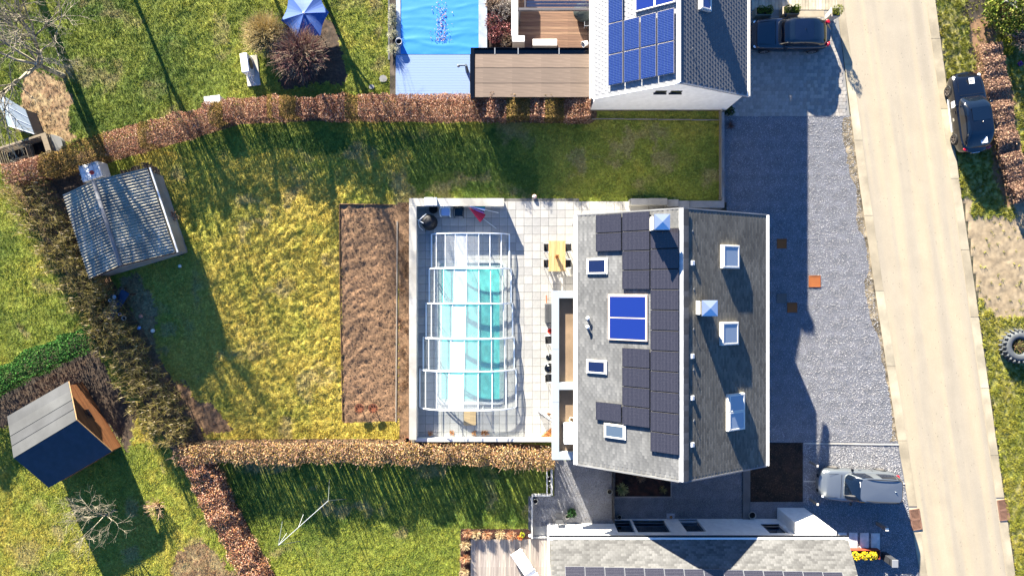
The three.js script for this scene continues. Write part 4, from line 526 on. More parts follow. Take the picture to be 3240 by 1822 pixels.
// ---------------------------------------------------------------- cars
function car(name, label, pos, turn, o) {
  const t = thing(name, label, 'car', pos, turn), { L, W, Hh } = o, paint = o.paint, gl = o.glass || M.glassDark;
  const nS = 30, secs = [], hw = (x) => { const k = Math.abs(2 * x / L); return W / 2 * Math.pow(Math.max(0, 1 - Math.pow(k, o.round || 9)), 0.28) * (1 - 0.045 * k * k); };
  const th = (x) => { const k = x / L + 0.5, n = o.top.length - 1, i = Math.min(n - 1, Math.floor(k * n)), f = k * n - i, s = f * f * (3 - 2 * f); return lerp(o.top[i], o.top[i + 1], s); };
  for (let i = 0; i <= nS; i++) { const x = -L / 2 * Math.cos(Math.PI * i / nS) * 0.9995, w = Math.max(0.25, hw(x)), y = th(x), e = Math.pow(Math.abs(2 * x / L), 14), lo = 0.2 + 0.12 * e; secs.push([[0, y], [0.45 * w, y - 0.006], [0.75 * w, y - 0.025], [0.9 * w, y - 0.07], [0.97 * w, y - 0.16], [w, lerp(y, lo, 0.5)], [0.985 * w, lo + 0.14], [0.93 * w, lo]].map(([z, yy]) => V(x, yy, z))); }
  const pos2 = [], idx = [], m = 8; secs.forEach((s) => { const ring = [...s.slice().reverse().map((p) => V(p.x, p.y, -p.z)), ...s.slice(1)]; ring.forEach((p) => pos2.push(p.x, p.y, p.z)); }); const rn = 2 * m - 1;
  for (let i = 0; i < nS; i++) for (let k = 0; k < rn - 1; k++) { const a = i * rn + k; idx.push(a, a + 1, a + rn, a + 1, a + rn + 1, a + rn); } for (const i of [0, nS]) for (let k = 1; k < rn - 1; k++) idx.push(i * rn, i * rn + k, i * rn + k + 1); for (let i = 0; i < nS; i++) { const a = i * rn, b = a + rn - 1; idx.push(a, a + rn, b, b, a + rn, b + rn); }
  const g = new THREE.BufferGeometry(); g.setAttribute('position', new THREE.Float32BufferAttribute(pos2, 3)); g.setIndex(idx); g.computeVertexNormals();
  const body = lpart('body', g, paint, t);
  // cabin: rings from belt line to roof
  const ring = (s, a, off = 0) => { const q = Math.sin(s * Math.PI / 2), f = lerp(o.cab[0], o.cab[2], s), r = lerp(o.cab[1], o.cab[3], Math.pow(s, 1.15)), cx = (f + r) / 2, ax = (f - r) / 2 + off, w = lerp(o.belt, o.roofW, Math.pow(s, 1.4)) / 2 + off, n = 2 / 5.5, c = Math.cos(a), sn = Math.sin(a), beltY = th(cx) - 0.05; return V(cx + ax * Math.sign(c) * Math.pow(Math.abs(c), n) - (c > 0 ? 0.10 * sn * sn * (1 - s) : 0), lerp(beltY, Hh, q) + off * (s > 0.9 ? 1 : 0.3), w * Math.sign(sn) * Math.pow(Math.abs(sn), n)); };
  const patch = (s0, s1, a0, a1, off, ns = 6, na = 14) => { const p = [], ix = []; for (let i = 0; i <= ns; i++) for (let k = 0; k <= na; k++) { const v = ring(lerp(s0, s1, i / ns), lerp(a0, a1, k / na), off); p.push(v.x, v.y, v.z); } for (let i = 0; i < ns; i++) for (let k = 0; k < na; k++) { const a = i * (na + 1) + k; ix.push(a, a + na + 1, a + 1, a + 1, a + na + 1, a + na + 2); } const gg = new THREE.BufferGeometry(); gg.setAttribute('position', new THREE.Float32BufferAttribute(p, 3)); gg.setIndex(ix); gg.computeVertexNormals(); return gg; };
  const D = Math.PI / 180, cab = lpart('cabin', patch(0, 0.96, 0, 2 * Math.PI, 0, 8, 96), paint, t);
  { const p = [], ix = [], N = 64, K = 8; for (let k = 0; k <= K; k++) for (let i = 0; i <= N; i++) { const v = ring(0.96, 2 * Math.PI * i / N), c = ring(0.96, 0), c2 = ring(0.96, Math.PI), cx = (c.x + c2.x) / 2, f = 1 - k / K; p.push(cx + (v.x - cx) * f, v.y + 0.035 * (1 - f * f), v.z * f); } for (let k = 0; k < K; k++) for (let i = 0; i < N; i++) { const a = k * (N + 1) + i; ix.push(a, a + N + 1, a + 1, a + 1, a + N + 1, a + N + 2); } const gg = new THREE.BufferGeometry(); gg.setAttribute('position', new THREE.Float32BufferAttribute(p, 3)); gg.setIndex(ix); gg.computeVertexNormals(); lpart('roof', gg, o.roof || paint, t); }
  lpart('windscreen', patch(0.08, 0.93, -40 * D, 40 * D, 0.012), gl, cab); lpart('rear_window', patch(0.15, 0.9, 142 * D, 218 * D, 0.012), gl, cab);
  for (const s of [1, -1]) for (const [a, b] of [[50, 86], [90, 112], [115, 132]]) lpart('side_window', patch(0.12, 0.86, s * a * D, s * b * D, 0.012, 5, 8), gl, cab);
  const wb = o.wb / 2, tr = mat('#15161a', 0.85), rimM = o.rim || mat('#8e8a86', 0.35, { metalness: 0.6 });
  for (const [sx, sz] of [[1, 1], [1, -1], [-1, 1], [-1, -1]]) { const w = lpart('wheel', moved(clean(new THREE.TorusGeometry(0.245, 0.085, 10, 28)).scale(1, 1, 1.15), sx * wb + (o.wo || 0), 0.33, sz * (W / 2 - 0.09)), tr, t); const c = V(sx * wb + (o.wo || 0), 0.33, sz * (W / 2 - 0.015)), rp = [moved(clean(new THREE.TorusGeometry(0.2, 0.018, 6, 24)), c.x, c.y, c.z), moved(clean(new THREE.CylinderGeometry(0.045, 0.045, 0.04, 12)), c.x, c.y, c.z, 0, Math.PI / 2)]; for (let k = 0; k < 5; k++) { const a = k * 1.2566; rp.push(moved(box(-0.022, 0, -0.012, 0.022, 0.19, 0.012), c.x, c.y, c.z, 0, 0, a)); } lpart('rim', rp, rimM, w); lpart('arch', moved(clean(new THREE.TorusGeometry(0.345, 0.02, 6, 18, Math.PI)), c.x, 0.33, sz * (W / 2 - 0.0) * 0.985), M.black, body); }
  for (const s of [1, -1]) { const x = o.cab[0] - 0.45; lpart('mirror', moved(clean(new THREE.SphereGeometry(0.11, 12, 8)).scale(0.75, 0.65, 1.0), x, th(x) + 0.05, s * (W / 2 + 0.05)), o.mirror || paint, t); lpart('headlight', moved(clean(new THREE.SphereGeometry(0.2, 14, 8)).scale(1.0, 0.2, 0.55), L / 2 - 0.36, o.hl || 0.66, s * (W / 2 - 0.27), -s * 0.5), mat('#e6eaf0', 0.12, { clearcoat: 1 }), t); lpart('tail_light', moved(clean(new THREE.SphereGeometry(0.16, 14, 8)).scale(0.6, 0.35, 1.0), -L / 2 + 0.2, o.tl || 0.85, s * (W / 2 - 0.28), s * 0.5), mat('#a80d1a', 0.2, { clearcoat: 1 }), t); lpart('door_handle', [bx(0.05, th(0) - 0.22, s * (W / 2 + 0.005), 0.18, 0.03, 0.03)], o.trim || paint, t); }
  lpart('bumper_grille', rbx(L / 2 - 0.035, 0.5, 0, 0.05, 0.22, W * 0.55, 0.02), M.blackGloss, t); lpart('number_plate', bx(-L / 2 - 0.004, 0.62, 0, 0.02, 0.11, 0.5), M.whitePlastic, t);
  lpart('door_seam', [1, -1].flatMap((s) => [o.cab[0] - 0.65, o.cab[0] - 1.75].map((x) => bx(x, 0.6, s * (W / 2 - 0.004), 0.012, 0.5, 0.014))), M.black, body);
  lpart('bonnet_seam', [bx(o.cab[0] + 0.1, th(o.cab[0] + 0.1) - 0.0, 0, 0.02, 0.008, W * 0.72), ...[1, -1].map((s) => moved(box(0, -0.004, -0.008, L / 2 - o.cab[0] - 0.55, 0.004, 0.008), o.cab[0] + 0.1, th(o.cab[0] + 0.4) - 0.02, s * W * 0.37, s * 0.05))], M.black, body);
  lpart('antenna', [moved(clean(new THREE.ConeGeometry(0.05, 0.14, 8)).scale(1.6, 1, 0.5), o.cab[3] + 0.35, Hh + 0.05, 0, 0, 0, 0.4)], o.antenna || paint, t);
  return t;
}
const carBlack = mat('#0b0d13', 0.16, { clearcoat: 1, clearcoatRoughness: 0.03 }), carNavy = mat('#0a1022', 0.16, { clearcoat: 1, clearcoatRoughness: 0.03 }), carSilver = mat('#6e757b', 0.28, { metalness: 0.55, clearcoat: 1, clearcoatRoughness: 0.04 });
car('saloon_car', 'black saloon car parked on the block paved forecourt beside the box planters', [16.05, 0.02, -14.62], Math.PI, { L: 4.62, W: 1.84, Hh: 1.38, paint: carNavy, top: [0.72, 0.92, 0.95, 0.95, 0.95, 0.95, 0.94, 0.93, 0.90, 0.84, 0.62], cab: [0.85, -2.0, -0.05, -0.95], belt: 1.62, roofW: 1.16, wb: 2.8, mirror: M.blackGloss });
const c2 = car('sports_utility_car', 'black car with white square logos parked half on the kerb', [26.42, 0.04, -10.12], Math.PI / 2 + 0.13, { L: 4.68, W: 1.92, Hh: 1.5, paint: carBlack, top: [0.8, 1.0, 1.02, 1.02, 1.02, 1.02, 1.0, 0.98, 0.95, 0.88, 0.62], cab: [0.85, -2.1, 0.0, -1.15], belt: 1.72, roofW: 1.22, wb: 2.8, rim: mat('#6f6864', 0.4, { metalness: 0.5 }), hl: 0.72 });
{ // white logo stickers and bright sill trim
  const cv = document.createElement('canvas'); cv.width = cv.height = 128; const c = cv.getContext('2d'); c.fillStyle = '#f2f4f6'; c.fillRect(0, 0, 128, 128); c.strokeStyle = '#12141a'; c.lineWidth = 13; c.beginPath(); c.arc(74, 60, 32, 0.3, 2 * Math.PI - 0.3); c.stroke(); c.beginPath(); c.moveTo(44, 60); c.lineTo(110, 60); c.stroke(); c.beginPath(); c.moveTo(22, 16); c.lineTo(22, 88); c.stroke(); c.fillStyle = '#12141a'; c.fillRect(14, 104, 92, 7);
  const t = new THREE.CanvasTexture(cv); t.colorSpace = THREE.SRGBColorSpace; const m = mat('#ffffff', 0.4, { map: t });
  const st = (w, mtxf) => { const g = clean(new THREE.BoxGeometry(w, 0.004, w)), p = g.attributes.position, uv = new Float32Array(p.count * 2); for (let i = 0; i < p.count; i++) { uv[2 * i] = p.getX(i) / w + 0.5; uv[2 * i + 1] = 0.5 - p.getZ(i) / w; } g.setAttribute('uv', new THREE.BufferAttribute(uv, 2)); g.applyMatrix4(mtxf); const me = shade(new THREE.Mesh(g, m)); me.name = 'logo_sticker'; c2.add(me); };
  st(0.34, mtx(1.72, 0.962, 0.1, 0, -Math.PI / 2, -0.10, 1)); st(0.32, mtx(-1.78, 1.345, 0.1, 0, -Math.PI / 2, 0.40, 1)); st(0.36, mtx(0.55, 0.72, -0.968, -Math.PI / 2 - 0.08, 0, 0, 1));
  lpart('sill_trim', [bx(0, 0.3, -0.965, 1.9, 0.05, 0.03), bx(0, 0.3, 0.965, 1.9, 0.05, 0.03)], M.alu, c2); lpart('sunroof', rbx(-0.28, 1.532, 0, 0.75, 0.012, 1.0, 0.005), M.glassDark, c2);
  lpart('door_lettering', [bx(-0.3, 0.62, -0.97, 0.16, 0.05, 0.006), bx(-0.3, 0.55, -0.97, 0.2, 0.03, 0.006)], mat('#b9b3a4', 0.5), c2);
}
const c3 = car('estate_car', 'silver estate car parked on the gravel parking beside the white house', [19.98, 0.02, 11.38], Math.PI - 0.05, { L: 4.62, W: 1.84, Hh: 1.62, paint: carSilver, top: [0.86, 1.02, 1.04, 1.04, 1.04, 1.04, 1.03, 1.02, 0.98, 0.92, 0.66], cab: [1.05, -2.2, 0.3, -1.98], belt: 1.66, roofW: 1.32, wb: 2.72, mirror: M.blackGloss, hl: 0.74, tl: 0.95 });
lpart('roof_rail', tube([V(0.05, 1.6, 0.6), V(-0.3, 1.66, 0.62), V(-1.6, 1.66, 0.62), V(-1.9, 1.6, 0.6)], 0.02, 16), M.black, c3); lpart('roof_rail', tube([V(0.05, 1.6, -0.6), V(-0.3, 1.66, -0.62), V(-1.6, 1.66, -0.62), V(-1.9, 1.6, -0.6)], 0.02, 16), M.black, c3); lpart('parking_card', moved(bx(0, 0, 0, 0.1, 0.004, 0.3), 0.42, 1.6, 0.3, 0, 0, -0.5), M.whitePlastic, c3);
{ // tractor tyre planter
  const t = thing('tractor_tyre', 'big grey tractor tyre lying on the grass as a planter', 'tyre', at(3212, 1094, 0.04)), m = mat('#5b6064', 0.8, { map: TX.plain });
  lpart('carcass', lathe([[0.47, 0.02], [0.5, 0.0], [0.78, 0.02], [0.86, 0.1], [0.88, 0.28], [0.84, 0.46], [0.74, 0.54], [0.55, 0.52], [0.47, 0.46], [0.46, 0.25], [0.47, 0.02]], 0, 0, 0, 48), m, t);
  const lug = rbx(0, 0, 0, 0.30, 0.2, 0.075, 0.015, 1); for (let i = 0; i < 22; i++) { const a = i * 6.283 / 22; lpart('lug', lug.clone().applyMatrix4(mtx(0, 0, 0, 0, 0, 0.35, 1)).translate(0.84, 0.4, 0).applyMatrix4(new THREE.Matrix4().makeRotationY(a + 0.04)), m, t); lpart('lug', lug.clone().applyMatrix4(mtx(0, 0, 0, 0, 0.5, 0, 1)).translate(0.88, 0.16, 0).applyMatrix4(new THREE.Matrix4().makeRotationY(a + 0.18)), m, t); }
  lpart('soil', cyl(0, 0.02, 0, 0.46, 0.46, 0.16, 28), M.soilDark, t);
  shrub('planter_plant', 'leafy green and brown plants growing inside the tractor tyre', at(3212, 1094, 0.2), 0.42, 0.35, 150, [[0.13, 0.15, 0.03], [0.2, 0.1, 0.06], [0.3, 0.3, 0.1]], { seed: 36, th: 0.014 });
}
function leafBall(name, label, base, r, sy, n, cols, size, o = {}) { const t = thing(name, label, o.cat || 'bush', base, 0, o.group), q = rng(o.seed || 9), L = []; for (let i = 0; i < n; i++) { const a = q() * 6.283, c = 2 * q() - 1, s = Math.sqrt(1 - c * c), k = r * (0.72 + 0.34 * q()) * (0.85 + 0.3 * vn(a * 2, c * 3, o.seed || 9)); L.push([mtx(k * s * Math.cos(a), Math.max(0.02, (o.up ?? r * sy) + k * c * sy), k * s * Math.sin(a), 3 * q(), 6 * q(), 3 * q(), size * (0.6 + 0.8 * q())), mul(pick3(q, cols), 0.55 + 0.8 * q())]); } copies('foliage', leafGeo, leafMat, L, t); if (o.stem !== false) { const st = []; for (let i = 0; i < 14; i++) st.push([stick(V(0, 0, 0), V(q() - 0.5, 0.8, q() - 0.5).normalize(), r * 1.1, 0.02), [0.09, 0.06, 0.04]]); copies('stems', stickGeo, mat('#ffffff', 0.9), st, t); } return t; }
const greens = [[0.10, 0.15, 0.02], [0.16, 0.19, 0.03], [0.05, 0.09, 0.015], [0.22, 0.22, 0.06]];
leafBall('laurel_bush', 'large leafy green bush overhanging the shaded path across the road', at(3160, 52, 0.02), 1.3, 0.7, 1800, greens, 0.16, { seed: 71 }); leafBall('laurel_bush', 'smaller yellow green bush beside the concrete slab across the road', at(3225, 60, 0.02), 0.9, 0.7, 900, greens, 0.15, { seed: 72 });
shrub('bare_shrub', 'leafless twiggy shrub at the edge of the garden across the road', at(3235, 125, 0.02), 1.1, 1.1, 120, [[0.45, 0.33, 0.26], [0.3, 0.2, 0.16]], { seed: 37, th: 0.012 });
leafBall('ground_cover', 'bright yellow green clump along the shaded garden path', at(3182, 150, 0.02), 0.5, 0.45, 500, [[0.3, 0.3, 0.03], [0.22, 0.24, 0.03]], 0.1, { seed: 73, stem: false });
{ const t = thing('garden_beam', 'grey concrete beam behind the leafy bush across the road', 'beam', at(3222, 22, 0.4), -0.6); lpart('beam', rbx(0, 0, 0, 1.6, 0.2, 0.35, 0.02), M.concreteDark, t); lpart('cap', rbx(0, 0.12, 0.14, 1.6, 0.06, 0.1, 0.01), M.concrete, t); }
leafBall('purple_flower', 'single purple flower clump in the leaf litter across the road', at(3226, 203, 0.02), 0.14, 0.9, 120, [[0.16, 0.06, 0.32]], 0.07, { seed: 74, cat: 'flower' });

// ---------------------------------------------------------------- white house to the south
{
  const H = thing('white_rendered_house', 'long white rendered house with pale slate roof and a row of solar panels', 'house', [9.8, 0, 16]);
  const xa = X(1738, 4.1), xb = X(2684, 4.1), ze = 13.2, ye = 4.1, zr = 19.2, yr = 8.3, zw = 13.52, x0 = xa + 0.05, x1 = 17.12;
  const wm = mat('#f0efec', 0.85, { map: TX.render });
  // wall with window openings cut out as strips
  const wins = [[5.88, 6.86, 0.35, 2.2], [7.0, 8.85, 0.35, 2.2], [9.72, 10.82, 0.2, 2.1], [14.25, 15.3, 0.95, 2.35]];
  const g = []; let px = x0; for (const [a, b, c, d] of wins) { g.push(box(px, -0.2, zw, a, ye - 0.05, zw + 0.3), box(a, d, zw, b, ye - 0.05, zw + 0.3), box(a, -0.2, zw, b, c, zw + 0.3)); px = b; } g.push(box(px, -0.2, zw, x1, ye - 0.05, zw + 0.3), box(x0, -0.2, zw + 0.3, x0 + 0.3, ye, zr + 6), box(x1 - 0.3, -0.2, zw + 0.3, x1, ye, zr + 6), box(x0, ye - 0.5, zr + 5.6, x1, ye, zr + 6));
  part('wall', g, wm, H); part('floor', box(x0 + 0.3, 0, zw + 0.3, x1 - 0.3, 0.05, zr + 6), M.concreteGrey, H);
  const wf = mat('#3c4654', 0.4); for (const [a, b, c, d] of wins) { const w = part('window', [box(a, c, zw + 0.13, a + 0.06, d, zw + 0.19), box(b - 0.06, c, zw + 0.13, b, d, zw + 0.19), box(a + 0.06, d - 0.06, zw + 0.13, b - 0.06, d, zw + 0.19), box(a + 0.06, c, zw + 0.13, b - 0.06, c + 0.06, zw + 0.19)], wf, H); part('pane', box(a + 0.06, c + 0.06, zw + 0.15, b - 0.06, d - 0.06, zw + 0.165), M.glassDark, w); part('sill', box(a, c - 0.04, zw - 0.03, b, c, zw + 0.12), mat('#9fb0c4', 0.5), w); }
  part('porch', [box(15.55, -0.2, 12.87, x1 + 0.02, 4.0, zw - 0.002)], wm, H); part('wall_lamp', [bx(15.42, 1.4, zw - 0.05, 0.1, 0.14, 0.1)], M.whitePlastic, H);
  const f = new Slope(V(xb, ye, ze), V(-1, 0, 0), V(0, yr - ye, zr - ze)), A = xb - xa, B = Math.hypot(yr - ye, zr - ze), fs = new Slope(V(xa, ye, 2 * zr - ze), V(1, 0, 0), V(0, yr - ye, ze - zr));
  const roof = part('roof', [slab(f.p(0, 0, -0.14), f.p(A, 0, -0.14), f.p(A, B, -0.14), f.p(0, B, -0.14), 0.14), slab(fs.p(0, 0, -0.14), fs.p(A, 0, -0.14), fs.p(A, B, -0.14), fs.p(0, B, -0.14), 0.14)], mat('#6f6e6a', 0.9, { map: TX.slate }), H);
  slates(f, roof, A, 3.0, 0.27, 0.125, (q, a, b) => mul(mixc([0.115, 0.115, 0.113], [0.215, 0.215, 0.21], q()), 0.7 + 0.6 * fbm(a * 0.55, b * 0.8, 8, 4)), mat('#ffffff', 0.85, { map: TX.slate }), { seed: 43, tilt: 0.1 });
  part('gutter', [box(xa - 0.02, ye - 0.1, ze - 0.16, xb + 0.05, ye - 0.005, ze - 0.1)], M.black, H); part('eave_trim', box(xa - 0.03, ye - 0.1, ze - 0.07, xb + 0.04, ye + 0.03, ze + 0.05), M.gutter, H);
  part('gable_wall', [x0, x1].map((x) => faces([[V(x, ye - 0.1, zw), V(x, yr - 0.2, zr), V(x, ye - 0.1, zr + 6)]])), wm, H, { kind: 'stuff' });
  const pv = mat('#ffffff', 0.22, { map: pvDark, clearcoat: 0.6, clearcoatRoughness: 0.08 }), fr = mat('#6d7076', 0.4);
  for (let i = 0; i < 14; i++) { const u = lerp(1787, 2665, (i + 0.5) / 14), [a, b] = f.ab(u, lerp(1792, 1810, i / 13), 0.08); solarPanel(f, H, a, b - 0 + 0.85, 1.0, 1.7, 0.07, pv, fr); }
  // courtyard walls, deck, border
  const e = thing('edging_wall', 'white stepped edging wall around the small gravel court', 'wall', at(1700, 1570)); for (const [u0, u1, v0, v1, y] of [[1743, 1749, 1482, 1568, G + 0.3], [1683, 1743, 1566, 1571, G + 0.3], [1681, 1686, 1571.4, 1705, G + 0.35], [1729, 1733, 1482, 1565.6, G + 0.2], [1688, 1735, 1699, 1703, G + 0.1]]) part('wall_segment', box(X(u0, y), G - 0.2, Z(v0, y), X(u1, y), y, Z(v1, y)), mat('#c9c9c6', 0.8, { map: TX.patchy }), e);
  structure('slab_landing', box(X(1689), G - 0.1, Z(1664), X(1744), G + 0.05, Z(1691)), M.concreteGrey);
  const D = part('timber_deck', box(X(1489), G - 0.2, Z(1705), X(1742), G + 0.02, Z(1900)), M.woodDark, scene); D.userData.kind = 'structure'; const q = rng(81), bt = ['#a89c94', '#b6aba2', '#998d86', '#bfb3a8', '#a19890', '#c4b9ad'].map((c) => mat(c, 0.8, { map: (() => { const t = TX.wood.clone(); t.rotation = Math.PI / 2; return t; })() }));
  for (let u = 1489.5; u < 1741; u += 7.95) part('deck_board', box(X(u), G + 0.025, Z(u < 1683 ? 1706 : 1704.5), X(u + 7.95) - 0.008, G + 0.05, Z(1890)), pick3(q, bt), D);
  structure('mulch_border', [box(X(1458), G - 0.1, Z(1674), X(1680), G + 0.04, Z(1703)), box(X(1458), G - 0.1, Z(1703), X(1487), G + 0.045, Z(1900))], M.mulch);
  [[1480, 1684], [1508, 1688], [1541, 1689], [1583, 1688], [1617, 1690], [1474, 1722], [1472, 1765], [1470, 1806]].forEach(([u, v], i) => shrub('dry_plant', ['dry orange tuft at the corner of the timber deck border', 'dry tan plant second along the border above the deck', 'dry pale plant third along the border above the deck', 'dry olive plant fourth along the border above the deck', 'dry tan plant fifth along the border above the deck', 'dry orange plant topmost beside the long side of the deck', 'dry orange plant middle one beside the long side of the deck', 'dry tan plant lowest beside the long side of the deck'][i], at(u, v, G + 0.04), 0.3, 0.4, 130, i % 2 ? [[0.5, 0.35, 0.2], [0.55, 0.45, 0.25]] : [[0.5, 0.22, 0.1], [0.45, 0.3, 0.18]], { seed: 90 + i, th: 0.011 }));
  leafBall('yellow_flower', 'small yellow flowering plant in the red mulch border', at(1652, 1690, G + 0.04), 0.16, 0.7, 90, [[0.6, 0.55, 0.03], [0.2, 0.25, 0.03]], 0.08, { seed: 75, cat: 'flower' }); leafBall('orange_plant', 'orange red leaf clump hanging over the deck edge', at(1644, 1699, G + 0.04), 0.16, 0.7, 90, [[0.6, 0.2, 0.06]], 0.09, { seed: 76, cat: 'plant' });
  const gl = thing('globe_lamp', 'white globe lamp at the end of the mulch border', 'lamp', at(1677, 1692, G + 0.04)); lpart('globe', ball(0, 0.16, 0, 0.1), M.whitePlastic, gl); lpart('stem', cyl(0, 0, 0, 0.03, 0.03, 0.1), M.black, gl);
  const ln = thing('sun_lounger', 'white sun lounger lying askew on the timber deck', 'sun lounger', at(1671, 1798, G + 0.05), -0.98); lpart('mattress', [rbx(-0.6, 0.36, 0, 1.4, 0.09, 0.66, 0.03), moved(rbx(-0.38, 0, 0, 0.8, 0.09, 0.66, 0.03), 0.83, 0.5, 0, 0, 0, 0.5).rotateY(0)], M.whitePlastic, ln); lpart('frame', [bx(-0.3, 0.28, 0.32, 2, 0.04, 0.03), bx(-0.3, 0.28, -0.32, 2, 0.04, 0.03)], M.alu, ln); for (const [a, b] of [[-1.1, 0.3], [-1.1, -0.3], [0.5, 0.3], [0.5, -0.3]]) lpart('leg', bx(a, 0.14, b, 0.04, 0.28, 0.04), M.alu, ln); lpart('armrest', [tube([V(-0.2, 0.3, -0.36), V(-0.1, 0.52, -0.38), V(0.3, 0.52, -0.38), V(0.4, 0.3, -0.36)], 0.015)], M.black, ln); lpart('armrest', [tube([V(-0.2, 0.3, 0.36), V(-0.1, 0.52, 0.38), V(0.3, 0.52, 0.38), V(0.4, 0.3, 0.36)], 0.015)], M.black, ln);
  const fe = thing('dark_fence', 'thin dark metal fence dividing the gravel court from the red planting bed', 'fence', at(1942, 1560, 0)); for (const [v0, v1, y] of [[1487, 1514, 1.4], [1515, 1572, 1.55], [1574, 1596, 1.5], [1598, 1650, 1.5]]) part('panel', box(X(1942, y), 0.2, Z(v0, y), X(1944.5, y), y, Z(v1, y) - 0.02), M.black, fe); for (const v of [1487, 1514.5, 1573, 1597, 1651]) part('post', box(X(1941, 1.5), 0, Z(v, 1.5) - 0.03, X(1945, 1.5), 1.6, Z(v, 1.5) + 0.03), M.darkGrey, fe);
  const pb = thing('raised_planting_bed', 'red brown planting bed with pale edging south of the grey house', 'planting bed', at(2035, 1530, 0.1)); part('soil', box(X(1947, 0), 0, Z(1475, 0), X(2123, 0), 0.1, Z(1571, 0)), mat('#45211a', 0.95, { map: TX.soil, bumpMap: TX.soilBump, bumpScale: 0.05 }), pb); part('edging', box(X(1945, 0.14), 0, Z(1571, 0.14) + 0.004, X(2126, 0.14), 0.16, Z(1575, 0.14)), mat('#b5ada6', 0.8, { map: TX.patchy }), pb); part('edging', box(X(2123, 0.14) + 0.004, 0, Z(1475, 0.14), X(2126, 0.14), 0.16, Z(1571, 0.14)), mat('#b5ada6', 0.8, { map: TX.patchy }), pb);
  shrub('ornamental_grass', 'yellow green grass tuft in the red brown planting bed beside the fence', at(1968, 1545, 0.1), 0.38, 0.35, 130, [[0.33, 0.34, 0.12], [0.42, 0.42, 0.2]], { seed: 51, th: 0.010 }); shrub('ornamental_grass', 'dull olive grass tuft at the far end of the red brown planting bed', at(2097, 1549, 0.1), 0.24, 0.22, 80, [[0.2, 0.17, 0.06]], { seed: 52, th: 0.010 }); shrub('dry_plant', 'dead brown plant under the grey roof gable', at(2028, 1510, 0.1), 0.28, 0.25, 80, [[0.28, 0.17, 0.1]], { seed: 53, th: 0.012 });
  const ring = (u, v, y, label, r = 0.13) => { const t = thing('round_pot', label, 'pot', at(u, v, y)); lpart('pot', lathe([[0, 0.02], [r * 0.8, 0], [r, 0.24], [r * 0.86, 0.24], [r * 0.8, 0.1], [0, 0.1]], 0, 0, 0, 20), mat('#c3c4bd', 0.7, { map: TX.plain }), t); lpart('soil', cyl(0, 0.1, 0, r * 0.8, r * 0.8, 0.06), M.soilDark, t); };
  ring(1694, 1583, G + 0.03, 'round stone pot in the corner of the white edging wall', 0.15); ring(1738, 1512, G, 'white patterned pot between the two edging walls', 0.14); ring(1741, 1534, G, 'small white pot between the two edging walls', 0.09); ring(1795, 1631, G + 0.03, 'pale ring shaped pot against the sunlit white wall'); ring(1959, 1633, 0.01, 'pale ring shaped pot in front of the house window'); ring(2378, 1627, 0.01, 'pale ring shaped pot beside the white porch corner', 0.22); ring(1928, 1553, G + 0.03, 'dark round pot by the thin fence', 0.16);
  const dc = thing('garden_chair', 'dark folding chair standing against the sunlit white wall', 'chair', at(1768, 1626, G + 0.03)); lpart('seat', bx(0, 0.42, 0, 0.42, 0.03, 0.4), M.darkGrey, dc); lpart('backrest', moved(bx(0, 0.2, 0, 0.42, 0.42, 0.03), 0, 0.45, 0.2, 0, 0.15), M.darkGrey, dc); for (const [a, b] of [[-0.19, -0.17], [0.19, -0.17], [-0.19, 0.17], [0.19, 0.17]]) lpart('leg', bx(a, 0.21, b, 0.03, 0.42, 0.03), M.alu, dc);
  leafBall('green_plant', 'dark green leafy plant beside the ring shaped pot at the white wall', at(1808, 1620, G + 0.03), 0.26, 0.7, 200, [[0.02, 0.06, 0.02], [0.04, 0.1, 0.03]], 0.14, { seed: 77, cat: 'plant' });
  const mt = thing('door_mat_light', 'small square slab with a round ornament beside the house door', 'slab', at(2122, 1632, 0.01)); lpart('slab', rbx(0, 0.05, 0, 0.46, 0.1, 0.32, 0.01), mat('#b9c2cc', 0.7, { map: TX.plain }), mt); lpart('ornament', ball(0.0, 0.17, 0.02, 0.09), M.wood, mt);
  // front path, planter, letter box, posts
  const path = [[2640, 2645, 1687, 1701], [2652, 2679, 1684, 1739], [2686.5, 2713.5, 1684, 1739], [2721.5, 2749, 1685, 1739], [2756.5, 2784, 1686, 1739]]; path.forEach(([a, b, c, d], i) => { const s = single('stepping_slab', ['white slab half hidden at the porch corner', 'white slab first beside the slate roof edge', 'white slab second from the slate roof edge', 'white slab with a pale green patch of light', 'white slab at the outer end of the row, all in shade'][i], 'paving slab', rbx((X(a, 0) + X(b, 0)) / 2, 0.03, (Z(c, 0) + Z(d, 0)) / 2, X(b, 0) - X(a, 0), 0.06, Z(d, 0) - Z(c, 0), 0.008), mat('#e2e2df', 0.7, { map: TX.plain }), V((X(a, 0) + X(b, 0)) / 2, 0, (Z(c, 0) + Z(d, 0)) / 2), 'white slabs of the front path'); void s; });
  const pl = thing('corten_planter', 'long rust red steel planter with three yellow flower clumps', 'planter', at(2737, 1755, 0)), y0 = 0.42, bx0 = X(2688, y0), bx1 = X(2787, y0), bz0 = Z(1741, y0), bz1 = Z(1770, y0), cm = mat('#8c3a22', 0.8, { map: TX.patchy });
  part('side', box(bx0, 0, bz0, bx1, y0, bz0 + 0.03), cm, pl); part('side', box(bx0, 0, bz1 - 0.03, bx1, y0, bz1), cm, pl); part('side', box(bx0, 0, bz0 + 0.03, bx0 + 0.03, y0, bz1 - 0.03), cm, pl); part('side', box(bx1 - 0.03, 0, bz0 + 0.03, bx1, y0, bz1 - 0.03), cm, pl); part('soil', box(bx0 + 0.03, 0.05, bz0 + 0.03, bx1 - 0.03, y0 - 0.08, bz1 - 0.03), M.mulch, pl);
